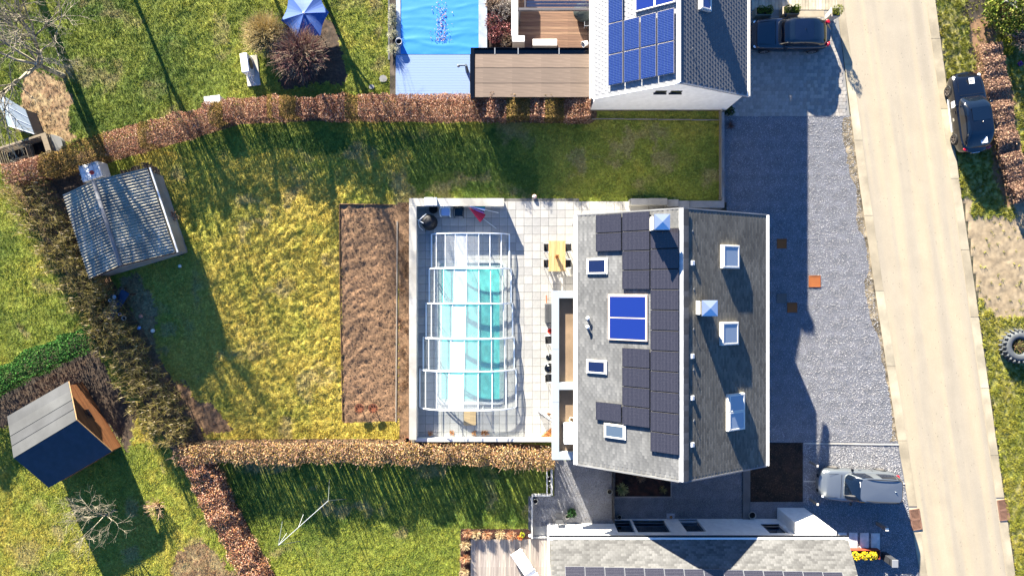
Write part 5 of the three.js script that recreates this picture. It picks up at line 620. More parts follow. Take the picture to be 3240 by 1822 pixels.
  [2705, 2733, 2759].forEach((u, i) => leafBall('daffodil_clump', ['yellow flower clump next to the slate roof edge in the rust planter', 'yellow flower clump in the middle of the rust planter', 'yellow flower clump nearest the bare soil end of the rust planter'][i], at(u, 1755, y0 - 0.06), 0.24, 0.7, 320, [[0.85, 0.62, 0.02], [0.7, 0.5, 0.02], [0.2, 0.24, 0.04]], 0.085, { seed: 110 + i, cat: 'flowers', group: 'yellow flowers in the rust planter' }));
  const lb = thing('letter_box', 'dark grey letter box pillar at the end of the rust planter', 'letter box', at(2797, 1757, 0)); lpart('pillar', rbx(0, 0.6, 0, 0.32, 1.2, 0.4, 0.01), M.darkGrey, lb); lpart('lid', rbx(0, 1.22, 0, 0.35, 0.04, 0.43, 0.01), M.midGrey, lb); lpart('slot', bx(-0.165, 0.95, 0, 0.012, 0.05, 0.28), M.black, lb);
  const post = (u, v, h, w, label, m) => { const t = thing('marker_post', label, 'post', at(u, v, 0)); lpart('post', rbx(0, h / 2, 0, w, h, w, 0.01), mat('#a39a8d', 0.8, { map: TX.wood }), t); lpart('cap', rbx(0, h + 0.02, 0, w + 0.02, 0.05, w + 0.02, 0.012), m, t); };
  post(2564, 1461, 0.95, 0.11, 'thin wooden post in shade beside the dark planting bed', mat('#c9c0b2', 0.7)); post(2564, 1579, 0.98, 0.11, 'thin wooden post in shade in front of the porch', mat('#c9c0b2', 0.7)); post(2778, 1656, 1.0, 0.17, 'wooden post with a sunlit white cap in the car shadow', mat('#e6dfd0', 0.7));
}
// ---------------------------------------------------------------- white gabled house to the north
{
  const H = thing('white_gable_house', 'white gabled house with scalloped slate roof and blue solar panels', 'house', [8.4, 0, -16]);
  const zg = -10.16, zn = -26, xl = 4.38, yl = 3.4, xr = 8.33, yr = 6.25, xe = 12.48, ye = 3.9, wx0 = xl + 0.1, wx1 = 12.28, wm = mat('#f4f3f1', 0.85, { map: TX.render });
  const zw = zg - 0.04; part('wall', [box(wx0, -0.2, zn, wx1, 3.3, zw), faces([[V(wx0, 3.3, zw), V(wx1, 3.3, zw), V(wx1, ye - 0.12, zw)], [V(wx0, 3.3, zw), V(wx1, ye - 0.12, zw), V(xr, yr - 0.12, zw)]])], wm, H);
  for (const x of [7.45, 8.25]) { const w = part('gable_window', box(x, 4.35, zw + 0.006, x + 0.58, 4.72, zw + 0.03), M.darkGrey, H); part('pane', box(x + 0.04, 4.39, zw + 0.031, x + 0.54, 4.68, zw + 0.036), M.glassDark, w); part('sill', box(x - 0.05, 4.29, zw + 0.005, x + 0.63, 4.345, zw + 0.09), M.darkGrey, w); }
  part('plinth', [box(wx0, -0.2, zw + 0.005, wx1, 0.95, zw + 0.03)], mat('#7a6d60', 0.9, { map: TX.patchy }), H); for (let i = 0; i < 4; i++) part('edging_board', box(4.6 + i * 1.9, G - 0.1, -9.72 + 0.02 * i, 6.45 + i * 1.9, G + 0.1, -9.67 + 0.02 * i), M.woodGrey, H);
  const SW = new Slope(V(xl, yl, zn), V(0, 0, 1), V(xr - xl, yr - yl, 0)), SE = new Slope(V(xe, ye, zg), V(0, 0, -1), V(xr - xe, yr - ye, 0)), A = zg - zn, BW = Math.hypot(xr - xl, yr - yl), BE = Math.hypot(xr - xe, yr - ye);
  const roof = part('roof', [slab(SW.p(0, 0, -0.12), SW.p(A, 0, -0.12), SW.p(A, BW, -0.12), SW.p(0, BW, -0.12), 0.12), slab(SE.p(0, 0, -0.12), SE.p(A, 0, -0.12), SE.p(A, BE, -0.12), SE.p(0, BE, -0.12), 0.12)], mat('#77797d', 0.9), H);
  const sc = (() => { const w = 0.118, s = new THREE.Shape(); s.moveTo(-w, -0.16); s.lineTo(w, -0.16); s.lineTo(w, 0.06); s.absarc(0, 0.06, w, 0, Math.PI, false); s.lineTo(-w, -0.16); const g = new THREE.ExtrudeGeometry(s, { depth: 0.016, bevelEnabled: false, curveSegments: 6 }); g.rotateX(Math.PI / 2); return clean(g); })();
  const clr = (q) => mul(mixc([0.36, 0.37, 0.39], [0.44, 0.45, 0.46], q()), 1); const sm = mat('#ffffff', 0.45, { map: TX.slate });
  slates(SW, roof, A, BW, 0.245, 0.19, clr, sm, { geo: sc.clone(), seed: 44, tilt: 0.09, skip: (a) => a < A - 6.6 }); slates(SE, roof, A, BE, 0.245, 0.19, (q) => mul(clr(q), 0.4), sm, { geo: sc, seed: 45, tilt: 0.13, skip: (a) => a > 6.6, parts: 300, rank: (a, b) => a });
  part('ridge_cap', [SW.put(box(-A / 2, 0, -0.02, A / 2, 0.03, 0.16), A / 2, BW, 0.03)], mat('#e8e9ea', 0.5), roof); part('ridge_cap', [SE.put(box(-A / 2, 0, -0.02, A / 2, 0.02, 0.05), A / 2, BE, 0.03)], M.midGrey, roof);
  part('gutter', [box(xl - 0.1, yl - 0.1, zn, xl - 0.03, yl + 0.0, zg), box(xl - 0.22, yl - 0.1, zn, xl - 0.16, yl + 0.02, zg)], M.gutter, H); part('gutter', [box(xe - 0.04, ye - 0.1, zn, xe + 0.02, ye + 0.03, zg + 0.03), box(xe + 0.07, ye - 0.1, zn, xe + 0.12, ye + 0.03, zg + 0.03), box(xe - 0.03, ye - 0.12, zn, xe + 0.11, ye - 0.06, zg + 0.03)], mat('#efe6d8', 0.5), H); part('verge_trim', [SW.put(box(-0.03, -0.1, -BW / 2, 0.02, 0.03, BW / 2), A + 0.02, BW / 2)], M.alu, H); part('verge_trim', [SE.put(box(-0.02, -0.1, -BE / 2, 0.03, 0.03, BE / 2), -0.02, BE / 2)], mat('#8d8f92', 0.6), H);
  const pv = mat('#ffffff', 0.18, { map: pvBlue, clearcoat: 0.8, clearcoatRoughness: 0.06 }), fr = mat('#9d9a97', 0.4, { metalness: 0.4 }), zs = [-10.62, -12.25, -13.88, -15.5];
  [[1926, 1972, 3], [1975, 2025, 2], [2028, 2078, 2], [2081, 2135, 2]].forEach(([u0, u1, n]) => { for (let i = 0; i < n; i++) { const [, b0] = SW.ab(u0, 200, 0.12), [, b1] = SW.ab(u1, 200, 0.12); solarPanel(SW, H, (zs[i] + zs[i + 1]) / 2 - zn, (b0 + b1) / 2, 1.6, b1 - b0 - 0.01, 0.13, pv, fr); } });
  { const [, b0] = SW.ab(2010, 20, 0.1), [, b1] = SW.ab(2138, 20, 0.1); const c = part('solar_collector', SW.put(sq(2.0, 0.12, b1 - b0), -15.15 - zn, (b0 + b1) / 2, 0.1), mat('#d5d2cc', 0.4), H, { label: 'blue glass solar collector in a pale frame above the panels' }); for (const k of [0.26, 0.75]) part('pane', SW.put(clean(new THREE.BoxGeometry(1.85, 0.012, (b1 - b0) * 0.44)), -15.15 - zn, lerp(b0, b1, k), 0.164), skyGlass, c); }
  { const [a, b] = SE.ab(2232, 2, 0.1); roofWindow(SE, H, a, b, 1.0, 0.75, mat('#c9c7c0', 0.5), skyGlass, 'white framed roof window on the street slope', 0.22); }
  { const [a, b] = SE.ab(2188, 158), s = SE.p(a, b); part('roof_hook', rod(s, s.clone().add(V(0, 0.3, 0)), 0.02), M.midGrey, H); }
  { const s = V(8.6, 6.0, -18.6); part('chimney', box(s.x - 0.3, 5, s.z - 0.3, s.x + 0.3, 7.3, s.z + 0.3), M.concreteGrey, H); }
}
// ---------------------------------------------------------------- north neighbour's pool garden
{
  const P = thing('covered_pool', 'swimming pool closed with a wrinkled bright blue tarpaulin', 'swimming pool', at(1390, 60)), y = G + 0.12;
  const n = 70, g = new THREE.PlaneGeometry(X(1514, y) - X(1267, y), Z(171, y) - Z(-150, y), n, n).rotateX(-Math.PI / 2).translate(X(1390.5, y), y, (Z(171, y) + Z(-150, y)) / 2), p = g.attributes.position;
  for (let i = 0; i < p.count; i++) { const x = p.getX(i), z = p.getZ(i); let h = 0.022 * (fbm(x * 0.9, z * 2.4, 15, 3) - 0.5); for (const [c, d, k, w] of [[-13.9, 0.12, 0.05, 0.1], [-14.4, -0.1, 0.05, 0.09], [-15.4, 0.03, 0.035, 0.07], [-16.1, -0.06, 0.04, 0.08], [-14.75, 0.05, 0.03, 0.06]]) { const t = (z - c - d * (x + 3.8) - 0.08 * Math.sin(x * 2.2 + c)) / w; h += 0.3 * k * Math.exp(-t * t) * (0.5 + 0.5 * vn(x * 1.3, c, 16)); } p.setY(i, y + h); } g.computeVertexNormals();
  part('tarpaulin', g, mat('#1a78c8', 0.5), P);
  const cm = mat('#b4c0cf', 0.35, { map: TX.plain }); part('coping', box(X(1253, y), G - 0.1, Z(-150, y), X(1267, y) - 0.004, y + 0.03, Z(171, y)), cm, P); part('coping', box(X(1514, y) + 0.004, G - 0.1, Z(-150, y), X(1541, y), y + 0.03, Z(171, y)), cm, P);
  const q = rng(83), lf = []; for (let i = 0; i < 220; i++) { const u = 1395 + (q() - 0.5) * 30 + (q() < 0.35 ? (q() - 0.5) * 50 : 0), v = 130 * Math.pow(q(), 0.6); lf.push([mtx(X(u, y), y + 0.05, Z(v, y), q(), 6 * q(), q(), 0.05 + 0.04 * q()), mul([0.45, 0.28, 0.2], 0.5 + q())]); } copies('fallen_leaves', leafGeo, leafMat, lf, scene); scene.children.at(-1).userData.label = 'fallen brown leaves lying on the blue pool tarpaulin';
  const S = part('pool_deck', box(X(1252), G - 0.2, Z(172), X(1488), G + 0.08, Z(318)), M.midGrey, scene); S.userData.kind = 'structure'; for (let v = 173; v < 312; v += 8.2) part('deck_slat', box(X(1252, y), G + 0.09, Z(v, y), X(1487, y), G + 0.125, Z(v + 8.2, y) - 0.006), mat('#8296b8', 0.3, { clearcoat: 0.5, clearcoatRoughness: 0.15 }), S);
  structure('stone_border', box(X(1228), G - 0.1, Z(-150), X(1233), G + 0.07, Z(190)), M.concreteDark); structure('gravel_strip', box(X(1233) + 0.005, G - 0.1, Z(-150), X(1253), G + 0.045, Z(300)), mat('#7a6c5c', 0.95, { map: TX.soil }));
  [[1243, 30], [1243, 55], [1244, 78], [1244, 112], [1245, 160]].forEach(([u, v], i) => shrub('ornamental_grass', ['pale grass tuft topmost beside the blue tarpaulin', 'pale grass tuft second beside the blue tarpaulin', 'pale grass tuft third beside the blue tarpaulin', 'large pale grass tuft above the round pot', 'large pale grass tuft below the round pot'][i], at(u, v, G + 0.05), 0.25 + 0.03 * i, 0.5, 150, [[0.5, 0.48, 0.36], [0.62, 0.58, 0.44], [0.4, 0.42, 0.25]], { seed: 120 + i, th: 0.008 }));
  const pt = thing('round_pot', 'dark round pot at the corner of the blue tarpaulin', 'pot', at(1264, 137, y)); lpart('pot', lathe([[0, 0.02], [0.15, 0], [0.19, 0.34], [0.16, 0.34], [0.14, 0.2], [0, 0.2]]), mat('#9a9da2', 0.6), pt); lpart('soil', cyl(0, 0.2, 0, 0.14, 0.14, 0.04), M.soilDark, pt);
  for (const [u, v, w, l] of [[1213, 249, 0.45, 'pale grey stepping stone in the lawn beside the pool deck'], [1176, 275, 0.3, 'small pale stepping stone in the lawn beyond the larger one']]) { const pp = []; for (let k = 0; k < 8; k++) { const a = k * 0.785, r = w / 2 * (0.85 + 0.3 * hash(k, 3, 5)); pp.push([X(u) + r * Math.cos(a), Z(v) + r * Math.sin(a)]); } single('stepping_stone', l, 'stone', prism(pp, G - 0.05, G + 0.06), M.concreteGrey, at(u, v)); }
  const hl = thing('outdoor_tap', 'grey outdoor shower head on a post beside the brown flat roof', 'shower', at(1478, 225, y)); lpart('post', cyl(0, 0, 0, 0.1, 0.07, 1.1), mat('#5b6670', 0.6), hl); lpart('arm', rod(V(0, 1.05, 0), V(-0.42, 1.1, 0.02), 0.05), mat('#5b6670', 0.6), hl); lpart('head', cyl(-0.42, 1.0, 0.02, 0.09, 0.05, 0.08), M.midGrey, hl);
  // shrub bed, white wall, sunken deck
  structure('shrub_bed', box(X(1542), G - 0.1, Z(-150), X(1620), G + 0.05, Z(150)), M.soil);
  [[1560, 15, 0.5, 0], [1585, 45, 0.55, 1], [1562, 75, 0.5, 2], [1590, 100, 0.5, 2], [1600, 20, 0.4, 1], [1566, 118, 0.45, 2], [1600, 130, 0.4, 0]].forEach(([u, v, r, k], i) => leafBall('low_shrub', ['grey brown shrub', 'silver grey shrub', 'wine red shrub'][k] + [' at the top of the bed beside the tarpaulin', ' in the middle of the bed by the white wall', ' left of the bed centre', ' close to the white wall', ' high up against the white wall', ' near the end of the bed by the pool', ' at the very end of the bed by the flat roof'][i], at(u, v, G + 0.05), r, 0.6, 520, [[[0.22, 0.15, 0.1], [0.4, 0.32, 0.24]], [[0.35, 0.32, 0.3], [0.22, 0.2, 0.18]], [[0.22, 0.06, 0.06], [0.42, 0.2, 0.19], [0.12, 0.04, 0.04]]][k], 0.08, { seed: 130 + i, cat: 'shrub' }));
  const w = thing('white_garden_wall', 'white wall with pale coping beside the sunken brown deck', 'wall', at(1630, 60)), wy = 1.9; part('wall', box(X(1618, wy), G - 0.2, Z(-150, wy), X(1639, wy), wy, Z(112, wy)), M.white, w); part('wall_end', box(X(1621, wy), G - 0.2, Z(112, wy) + 0.004, X(1660, wy), wy, Z(131, wy)), M.white, w); part('niche', box(X(1625), G, Z(134), X(1658), G + 0.6, Z(147)), M.wood, w);
  const D = part('sunken_deck', box(X(1640), G - 0.2, Z(-150), X(1880), G + 0.0, Z(152)), M.woodDark, scene); D.userData.kind = 'structure'; const bt = ['#8d6a52', '#9a765c', '#84624c', '#a17e62'].map((c) => mat(c, 0.6, { map: TX.wood })); for (let v = 151; v > -60; v -= 8.3) part('deck_board', box(X(1640), G + 0.005, Z(v - 8.3), X(1872), G + 0.03, Z(v) - 0.008), pick3(q, bt), D);
  const bl = thing('white_block', 'white concrete block on the brown deck beside the flat roof', 'block', at(1723, 142)); lpart('block', rbx(0, 0.2, 0, 1.36, 0.4, 0.35, 0.01), M.white, bl); lpart('top', rbx(0, 0.42, 0, 1.38, 0.03, 0.37, 0.01), M.white, bl);
  const pg = thing('louvre_pergola', 'grey metal pergola with open louvres over the brown deck', 'pergola', at(1750, 10)), py = 3.0, pm = mat('#5a5657', 0.45), z1 = Z(31, py); part('front_beam', box(X(1637, py), py - 0.2, z1 - 0.12, X(1878, py), py, z1), pm, pg); part('side_beam', box(X(1660, py), py - 0.2, Z(-120, py), X(1663, py), py - 0.003, z1 - 0.125), pm, pg); part('post', box(X(1640, py), G, z1 - 0.14, X(1647, py), py - 0.21, z1 - 0.02), pm, pg); for (let k = 0; k < 12; k++) part('louvre', moved(bx(0, 0, 0, X(1874, py) - X(1666, py), 0.02, 0.14), (X(1874, py) + X(1666, py)) / 2, py - 0.06, z1 - 0.26 - k * 0.175, 0, 0.35), mat('#8a8083', 0.45), pg);
  const gf = thing('rolled_cover', 'green covered garden furniture heap in the deck shade', 'garden furniture', at(1845, 45)); lpart('cover', ball(0, 0.4, 0, 0.6, 0.7, 20), mat('#2f3a3a', 0.7), gf); lpart('strap', clean(new THREE.TorusGeometry(0.58, 0.02, 6, 30).rotateY(0.5).scale(1, 0.75, 1).translate(0, 0.38, 0)), M.black, gf);
  const tb = thing('side_table', 'small dark table with pale rim in the deck shade', 'table', at(1857, 79)); lpart('top', bx(0, 0.45, 0, 0.34, 0.03, 0.42), M.black, tb); lpart('rim', [bx(-0.18, 0.46, 0, 0.02, 0.04, 0.46), bx(0.18, 0.46, 0, 0.02, 0.04, 0.46), bx(0, 0.46, -0.22, 0.34, 0.04, 0.02), bx(0, 0.46, 0.22, 0.34, 0.04, 0.02)], M.alu, tb); for (const [a, b] of [[-0.15, -0.19], [0.15, -0.19], [-0.15, 0.19], [0.15, 0.19]]) lpart('leg', bx(a, 0.22, b, 0.02, 0.44, 0.02), M.alu, tb);
  const bg = thing('grey_bucket', 'tipped grey bucket in the deck corner by the house', 'bucket', at(1857, 138)); lpart('bucket', moved(lathe([[0, 0], [0.13, 0], [0.17, 0.3], [0.155, 0.3], [0.12, 0.03], [0, 0.03]]), 0, 0.14, 0, 0.5, 0, 1.2), mat('#c4c6c8', 0.5), bg); lpart('handle', clean(new THREE.TorusGeometry(0.16, 0.008, 6, 20, Math.PI).translate(-0.2, 0.2, 0)), M.alu, bg);
  const fr = thing('carport', 'brown three panel flat roof beside the white gabled house', 'carport', at(1680, 230)), fy = 2.6, fx0 = X(1490, fy), fx1 = X(1869, fy), fz0 = Z(150, fy), fz1 = Z(311, fy); part('wall', [box(fx0 + 0.1, G, fz0 + 0.4, fx1 - 0.05, fy - 0.12, fz1 - 0.15)], mat('#5d5148', 0.85, { map: TX.wood }), fr);
  const rv = [170, 214, 263, 308], rm = ['#8a7666', '#7f6d5f', '#857263'].map((c) => mat(c, 0.75, { map: TX.wood })); for (let i = 0; i < 3; i++) part('roof_panel', slab(V(X(1503, fy), fy - 0.1 + 0.03 * i, Z(rv[i + 1], fy) - 0.015), V(fx1, fy - 0.1 + 0.03 * i, Z(rv[i + 1], fy) - 0.015), V(fx1, fy - 0.14 + 0.03 * i, Z(rv[i], fy)), V(X(1503, fy), fy - 0.14 + 0.03 * i, Z(rv[i], fy)), 0.06), rm[i], fr);
  part('gutter', [box(fx0, fy - 0.28, fz0, fx1, fy - 0.24, fz0 + 0.33), box(fx0, fy - 0.28, fz0 - 0.02, fx1, fy - 0.08, fz0), box(fx0, fy - 0.28, fz0 + 0.3, fx1, fy - 0.1, fz0 + 0.34)], M.blackGloss, fr); part('edge_trim', box(fx0 - 0.02, fy - 0.3, fz0 + 0.005, fx0 + 0.18, fy - 0.03, fz1), M.blackGloss, fr); for (const u of [1564, 1638, 1768]) part('gutter_strap', box(X(u, fy), fy - 0.1, fz0 - 0.01, X(u + 3, fy), fy - 0.07, fz0 + 0.35), M.midGrey, fr);
}

// ---------------------------------------------------------------- garden buildings
{ // corrugated shed
  const S = thing('corrugated_shed', 'garden shed with light grey corrugated fibre cement roof', 'shed', at(385, 700)), ye = G + 1.7, yr = G + 2.45;
  const rN = at(464, 531, ye), rS = at(552, 799, ye), kN = at(295, 572, yr), kS = at(381, 839, yr), lN = at(197, 617, ye), lS = at(280, 882, ye);
  const sheet = (a, b, c, d, waves) => { const n = waves * 8, p = [], ix = [], up = new THREE.Vector3().subVectors(b, a).cross(new THREE.Vector3().subVectors(d, a)).normalize(); if (up.y < 0) up.negate(); for (let i = 0; i <= n; i++) for (let k = 0; k <= 4; k++) { const t = i / n, s = k / 4, q = a.clone().lerp(b, t).lerp(d.clone().lerp(c, t), s).addScaledVector(up, 0.042 * Math.cos(t * waves * 2 * Math.PI)); p.push(q.x, q.y, q.z); } for (let i = 0; i < n; i++) for (let k = 0; k < 4; k++) { const e = i * 5 + k; ix.push(e, e + 5, e + 1, e + 1, e + 5, e + 6); } const g = new THREE.BufferGeometry(); g.setAttribute('position', new THREE.Float32BufferAttribute(p, 3)); g.setIndex(ix); g.computeVertexNormals(); return g; };
  const roof = part('roof_beam', [rod(kN, kS, 0.05)], M.wood, S), tn = ['#bab8b4', '#c4c2be', '#b0aeab'].map((c) => mat(c, 0.85, { map: TX.lichen }));
  for (let i = 0; i < 5; i++) for (let r = 0; r < 2; r++) { const f = (a, b, t) => a.clone().lerp(b, t), lift = V(0, 0.012 * (i % 2) + 0.03 * r, 0), s0 = r ? 0.48 : 0, s1 = r ? 1 : 0.5, mk = (eN, eS) => { const a = f(eN, eS, i / 5), b = f(eN, eS, (i + 1) / 5), c = f(kN, kS, (i + 1) / 5), d = f(kN, kS, i / 5); return sheet(f(a, d, s0).add(lift), f(b, c, s0).add(lift), f(b, c, s1).add(lift), f(a, d, s1).add(lift), 6); }; part('roof_sheet', mk(rN, rS), tn[(i + r) % 3], roof); part('roof_sheet', mk(lN, lS), tn[(i + 2 * r + 1) % 3], roof); }
  for (let i = 0; i < 9; i++) part('ridge_tile', rod(kN.clone().lerp(kS, i / 9).add(V(0, 0.05, 0)), kN.clone().lerp(kS, (i + 1.05) / 9).add(V(0, 0.045, 0)), 0.11, 0.125, 10), mat('#8c8c8d', 0.8, { map: TX.patchy }), roof);
  const ax = rS.clone().sub(rN).normalize(), cr = rN.clone().sub(lN); cr.y = 0; cr.normalize(); const ins = (p, a, c) => { const q = p.clone().addScaledVector(ax, a).addScaledVector(cr, c); return [q.x, q.z]; };
  const w0 = ins(rN, 0.15, -0.05), w1 = ins(rS, -0.12, -0.05), w2 = ins(lS, -0.12, 0.15), w3 = ins(lN, 0.15, 0.15); const mid = (a, b) => V((a[0] + b[0]) / 2, yr - 0.14, (a[1] + b[1]) / 2), wm = mat('#b9b3a6', 0.9, { map: TX.patchy });
  part('wall', [prism([w0, w1, w2, w3], G - 0.2, ye - 0.1), faces([[V(w1[0], ye - 0.1, w1[1]), mid(w1, w2), V(w2[0], ye - 0.1, w2[1])], [V(w0[0], ye - 0.1, w0[1]), mid(w0, w3), V(w3[0], ye - 0.1, w3[1])]])], wm, S);
  part('verge_board', [rod(rS.clone().add(V(0, -0.06, 0)), kS.clone().add(V(0, -0.06, 0)), 0.05, 0.05, 4), rod(kS.clone().add(V(0, -0.06, 0)), lS.clone().add(V(0, -0.06, 0)), 0.05, 0.05, 4)], mat('#5e3c2a', 0.8), S); part('gutter', rod(rN.clone().addScaledVector(cr, 0.1).add(V(0, -0.1, 0)), rS.clone().addScaledVector(cr, 0.1).add(V(0, -0.12, 0)), 0.05, 0.05, 8), M.gutter, S);
  const t = thing('water_tank', 'white caged water tank behind the corrugated shed', 'water tank', at(318, 552), 0.3); lpart('tank', rbx(0, 0.55, 0, 1.15, 1.0, 0.95, 0.08), M.whitePlastic, t); lpart('lid', cyl(0.1, 1.05, 0.1, 0.12, 0.12, 0.05), mat('#b8402c', 0.5), t); for (let i = 0; i < 5; i++) lpart('cage_bar', bx(-0.5 + i * 0.25, 0.58, 0, 0.02, 1.0, 1.0), M.zinc, t); for (const z of [-0.3, 0, 0.3]) lpart('cage_bar', bx(0, 1.075, z, 1.2, 0.02, 0.02), M.zinc, t);
}
{ // wooden playhouse
  const S = thing('wooden_playhouse', 'wooden playhouse with grey felt roof and brown plank gable', 'playhouse', at(230, 1380)), ye = G + 1.7, yr = G + 2.7;
  const A = at(23, 1318, ye), B = at(216, 1207, ye), D = at(43, 1448, yr), Cc = at(241, 1329, yr), F = at(153, 1542, ye), E = at(352, 1428, ye), felt = mat('#505254', 0.6, { map: TX.patchy });
  const roof = part('roof', slab(A, D, Cc, B, 0.035), felt, S); for (let i = 0; i < 4; i++) { const f = (p, q, t) => p.clone().lerp(q, t), up = V(-0.01, 0.045 + 0.004 * (i % 2), -0.02); part('felt_strip', slab(f(A, D, i / 4).add(up), f(A, D, (i + 1.06) / 4.24 + (i === 3 ? 0.055 : 0)).add(up), f(B, Cc, (i + 1.06) / 4.24 + (i === 3 ? 0.055 : 0)).add(up), f(B, Cc, i / 4).add(up), 0.006), [felt, mat('#565859', 0.6, { map: TX.patchy })][i % 2], roof); } part('roof_slope', slab(D, F, E, Cc, 0.035), mat('#343c48', 0.35, { map: TX.plain }), roof);
  part('verge_board', [rod(B, Cc, 0.045, 0.045, 4), rod(Cc, E, 0.045, 0.045, 4)], mat('#c79a68', 0.7, { map: TX.wood }), S);
  const ax = Cc.clone().sub(D); ax.y = 0; const L = ax.length(); ax.normalize(); const cr = V(-ax.z, 0, ax.x); if (cr.dot(E.clone().sub(Cc)) < 0) cr.negate(); const hw = Math.abs(E.clone().sub(Cc).dot(cr)) - 0.12, hn = Math.abs(B.clone().sub(Cc).dot(cr)) - 0.12, o = Cc.clone().addScaledVector(ax, -0.32); o.y = 0;
  const pt = (a, c, y) => o.clone().addScaledVector(ax, a).addScaledVector(cr, c).setY(y), tn = ['#a5683a', '#b57644', '#95592f', '#ab6f40'].map((c) => mat(c, 0.75, { map: TX.wood })), q = rng(91);
  const wAt = (y, w) => y < ye - 0.05 ? w : w * Math.max(0, 1 - (y - ye + 0.05) / (yr - ye));
  for (let y = G; y < yr - 0.15; y += 0.135) { const a0 = wAt(y, hw), b0 = wAt(y, hn), a1 = wAt(y + 0.13, hw), b1 = wAt(y + 0.13, hn); part('plank', slab(pt(0, -b0, y), pt(0, a0, y), pt(0, a1, y + 0.128), pt(0, -b1, y + 0.128), 0.03), pick3(q, tn), S); }
  part('wall', [slab(pt(-0.04, hw, G - 0.1), pt(-L + 0.6, hw, G - 0.1), pt(-L + 0.6, hw, ye - 0.06), pt(-0.04, hw, ye - 0.06), 0.03), slab(pt(-0.04, -hn, G - 0.1), pt(-L + 0.6, -hn, G - 0.1), pt(-L + 0.6, -hn, ye - 0.06), pt(-0.04, -hn, ye - 0.06), 0.03), slab(pt(-L + 0.6, -hn, G), pt(-L + 0.6, hw, G), pt(-L + 0.6, hw, ye - 0.06), pt(-L + 0.6, -hn, ye - 0.06), 0.03), faces([[pt(-L + 0.6, -hn, ye - 0.06), pt(-L + 0.6, hw, ye - 0.06), pt(-L + 0.6, 0, yr - 0.1)]])], tn[1], S); part('window', slab(pt(0.035, -0.5, G + 0.9), pt(0.035, 0.0, G + 0.9), pt(0.035, 0.0, G + 1.35), pt(0.035, -0.5, G + 1.35), 0.01), M.glassDark, S);
}
{ // cold frame and compost
  const S = thing('small_greenhouse', 'small plastic greenhouse with white ridge at the edge of the straw ground', 'greenhouse', at(50, 400)), ye = G + 0.9, yr = G + 1.35, kN = at(4, 300, yr), kS = at(46, 405, yr), rN = at(77, 346, ye), rS = at(106, 424, ye), lN = kN.clone().multiplyScalar(2).sub(rN).setY(ye), lS = kS.clone().multiplyScalar(2).sub(rS).setY(ye), gm = mat('#aab8c6', 0.3, { clearcoat: 0.4 });
  part('pane', slab(rN, rS, kS, kN, 0.015), mat('#8d99a4', 0.35), S); part('pane', slab(kN, kS, lS, lN, 0.015), gm, S); part('end_pane', faces([[rS, kS, lS]]), mat('#54677d', 0.3), S); part('end_wall', slab(rS, lS, lS.clone().setY(G), rS.clone().setY(G), 0.02), mat('#54677d', 0.3), S); part('side_wall', slab(rN, rS, rS.clone().setY(G), rN.clone().setY(G), 0.02), mat('#3d4650', 0.4), S);
  part('ridge_bar', rod(kN, kS, 0.03), M.alu, S); part('edge_bar', rod(kS, rS, 0.025), M.alu, S); part('edge_bar', rod(kS, lS, 0.025), M.alu, S); for (const t of [0.33, 0.66]) part('rafter', rod(kN.clone().lerp(kS, t), rN.clone().lerp(rS, t), 0.015), M.alu, S);
  const b = thing('timber_beam', 'weathered timber beam lying along the small greenhouse', 'beam', at(98, 385), 0.0); lpart('beam', moved(rbx(0, 0.3, 0, 0.13, 0.13, 1.75, 0.01), 0, 0, 0, 0.4), mat('#9a8a66', 0.85, { map: TX.wood }), b); lpart('support', bx(0, 0.12, 0, 0.1, 0.25, 0.1), M.woodDark, b);
  const c = thing('compost_bin', 'wooden slatted compost bin beside the hedge end', 'compost bin', at(112, 488), 0.31), bm = ['#a08f74', '#8d7d66', '#b09f84'].map((k) => mat(k, 0.85, { map: TX.wood })), q = rng(92); for (let k = 0; k < 5; k++) { const y = 0.1 + k * 0.19; lpart('board', bx(0, y, -0.55, 3.0, 0.13, 0.03), pick3(q, bm), c); lpart('board', bx(0, y, 0.55, 3.0, 0.13, 0.03), pick3(q, bm), c); for (const x of [-1.48, 0.1, 1.48]) lpart('board', bx(x, y, 0, 0.03, 0.13, 1.06), pick3(q, bm), c); } lpart('rail', bx(-0.6, 1.0, -0.55, 1.5, 0.05, 0.12), bm[2], c); lpart('rail', bx(0.8, 1.0, -0.55, 1.2, 0.05, 0.12), bm[0], c); lpart('rail', bx(0.5, 1.0, 0.55, 1.9, 0.05, 0.12), bm[2], c); lpart('rail', bx(1.35, 1.02, 0, 0.3, 0.05, 1.2), bm[0], c); lpart('compost', bx(0, 0.1, 0, 2.9, 0.2, 1.0), M.soilDark, c);
  const d = thing('compost_drum', 'dark grey rounded drum lid standing against the compost bin', 'lid', at(186, 468), 0.31); lpart('lid', clean(new THREE.CylinderGeometry(0.62, 0.62, 0.34, 28, 1, false, 0, Math.PI).rotateY(0).rotateX(0).translate(0, 0.5, 0)), mat('#6f6f6c', 0.6), d); lpart('face', rbx(0, 0.5, 0, 0.06, 0.9, 1.2, 0.02), mat('#55585a', 0.6), d);
}
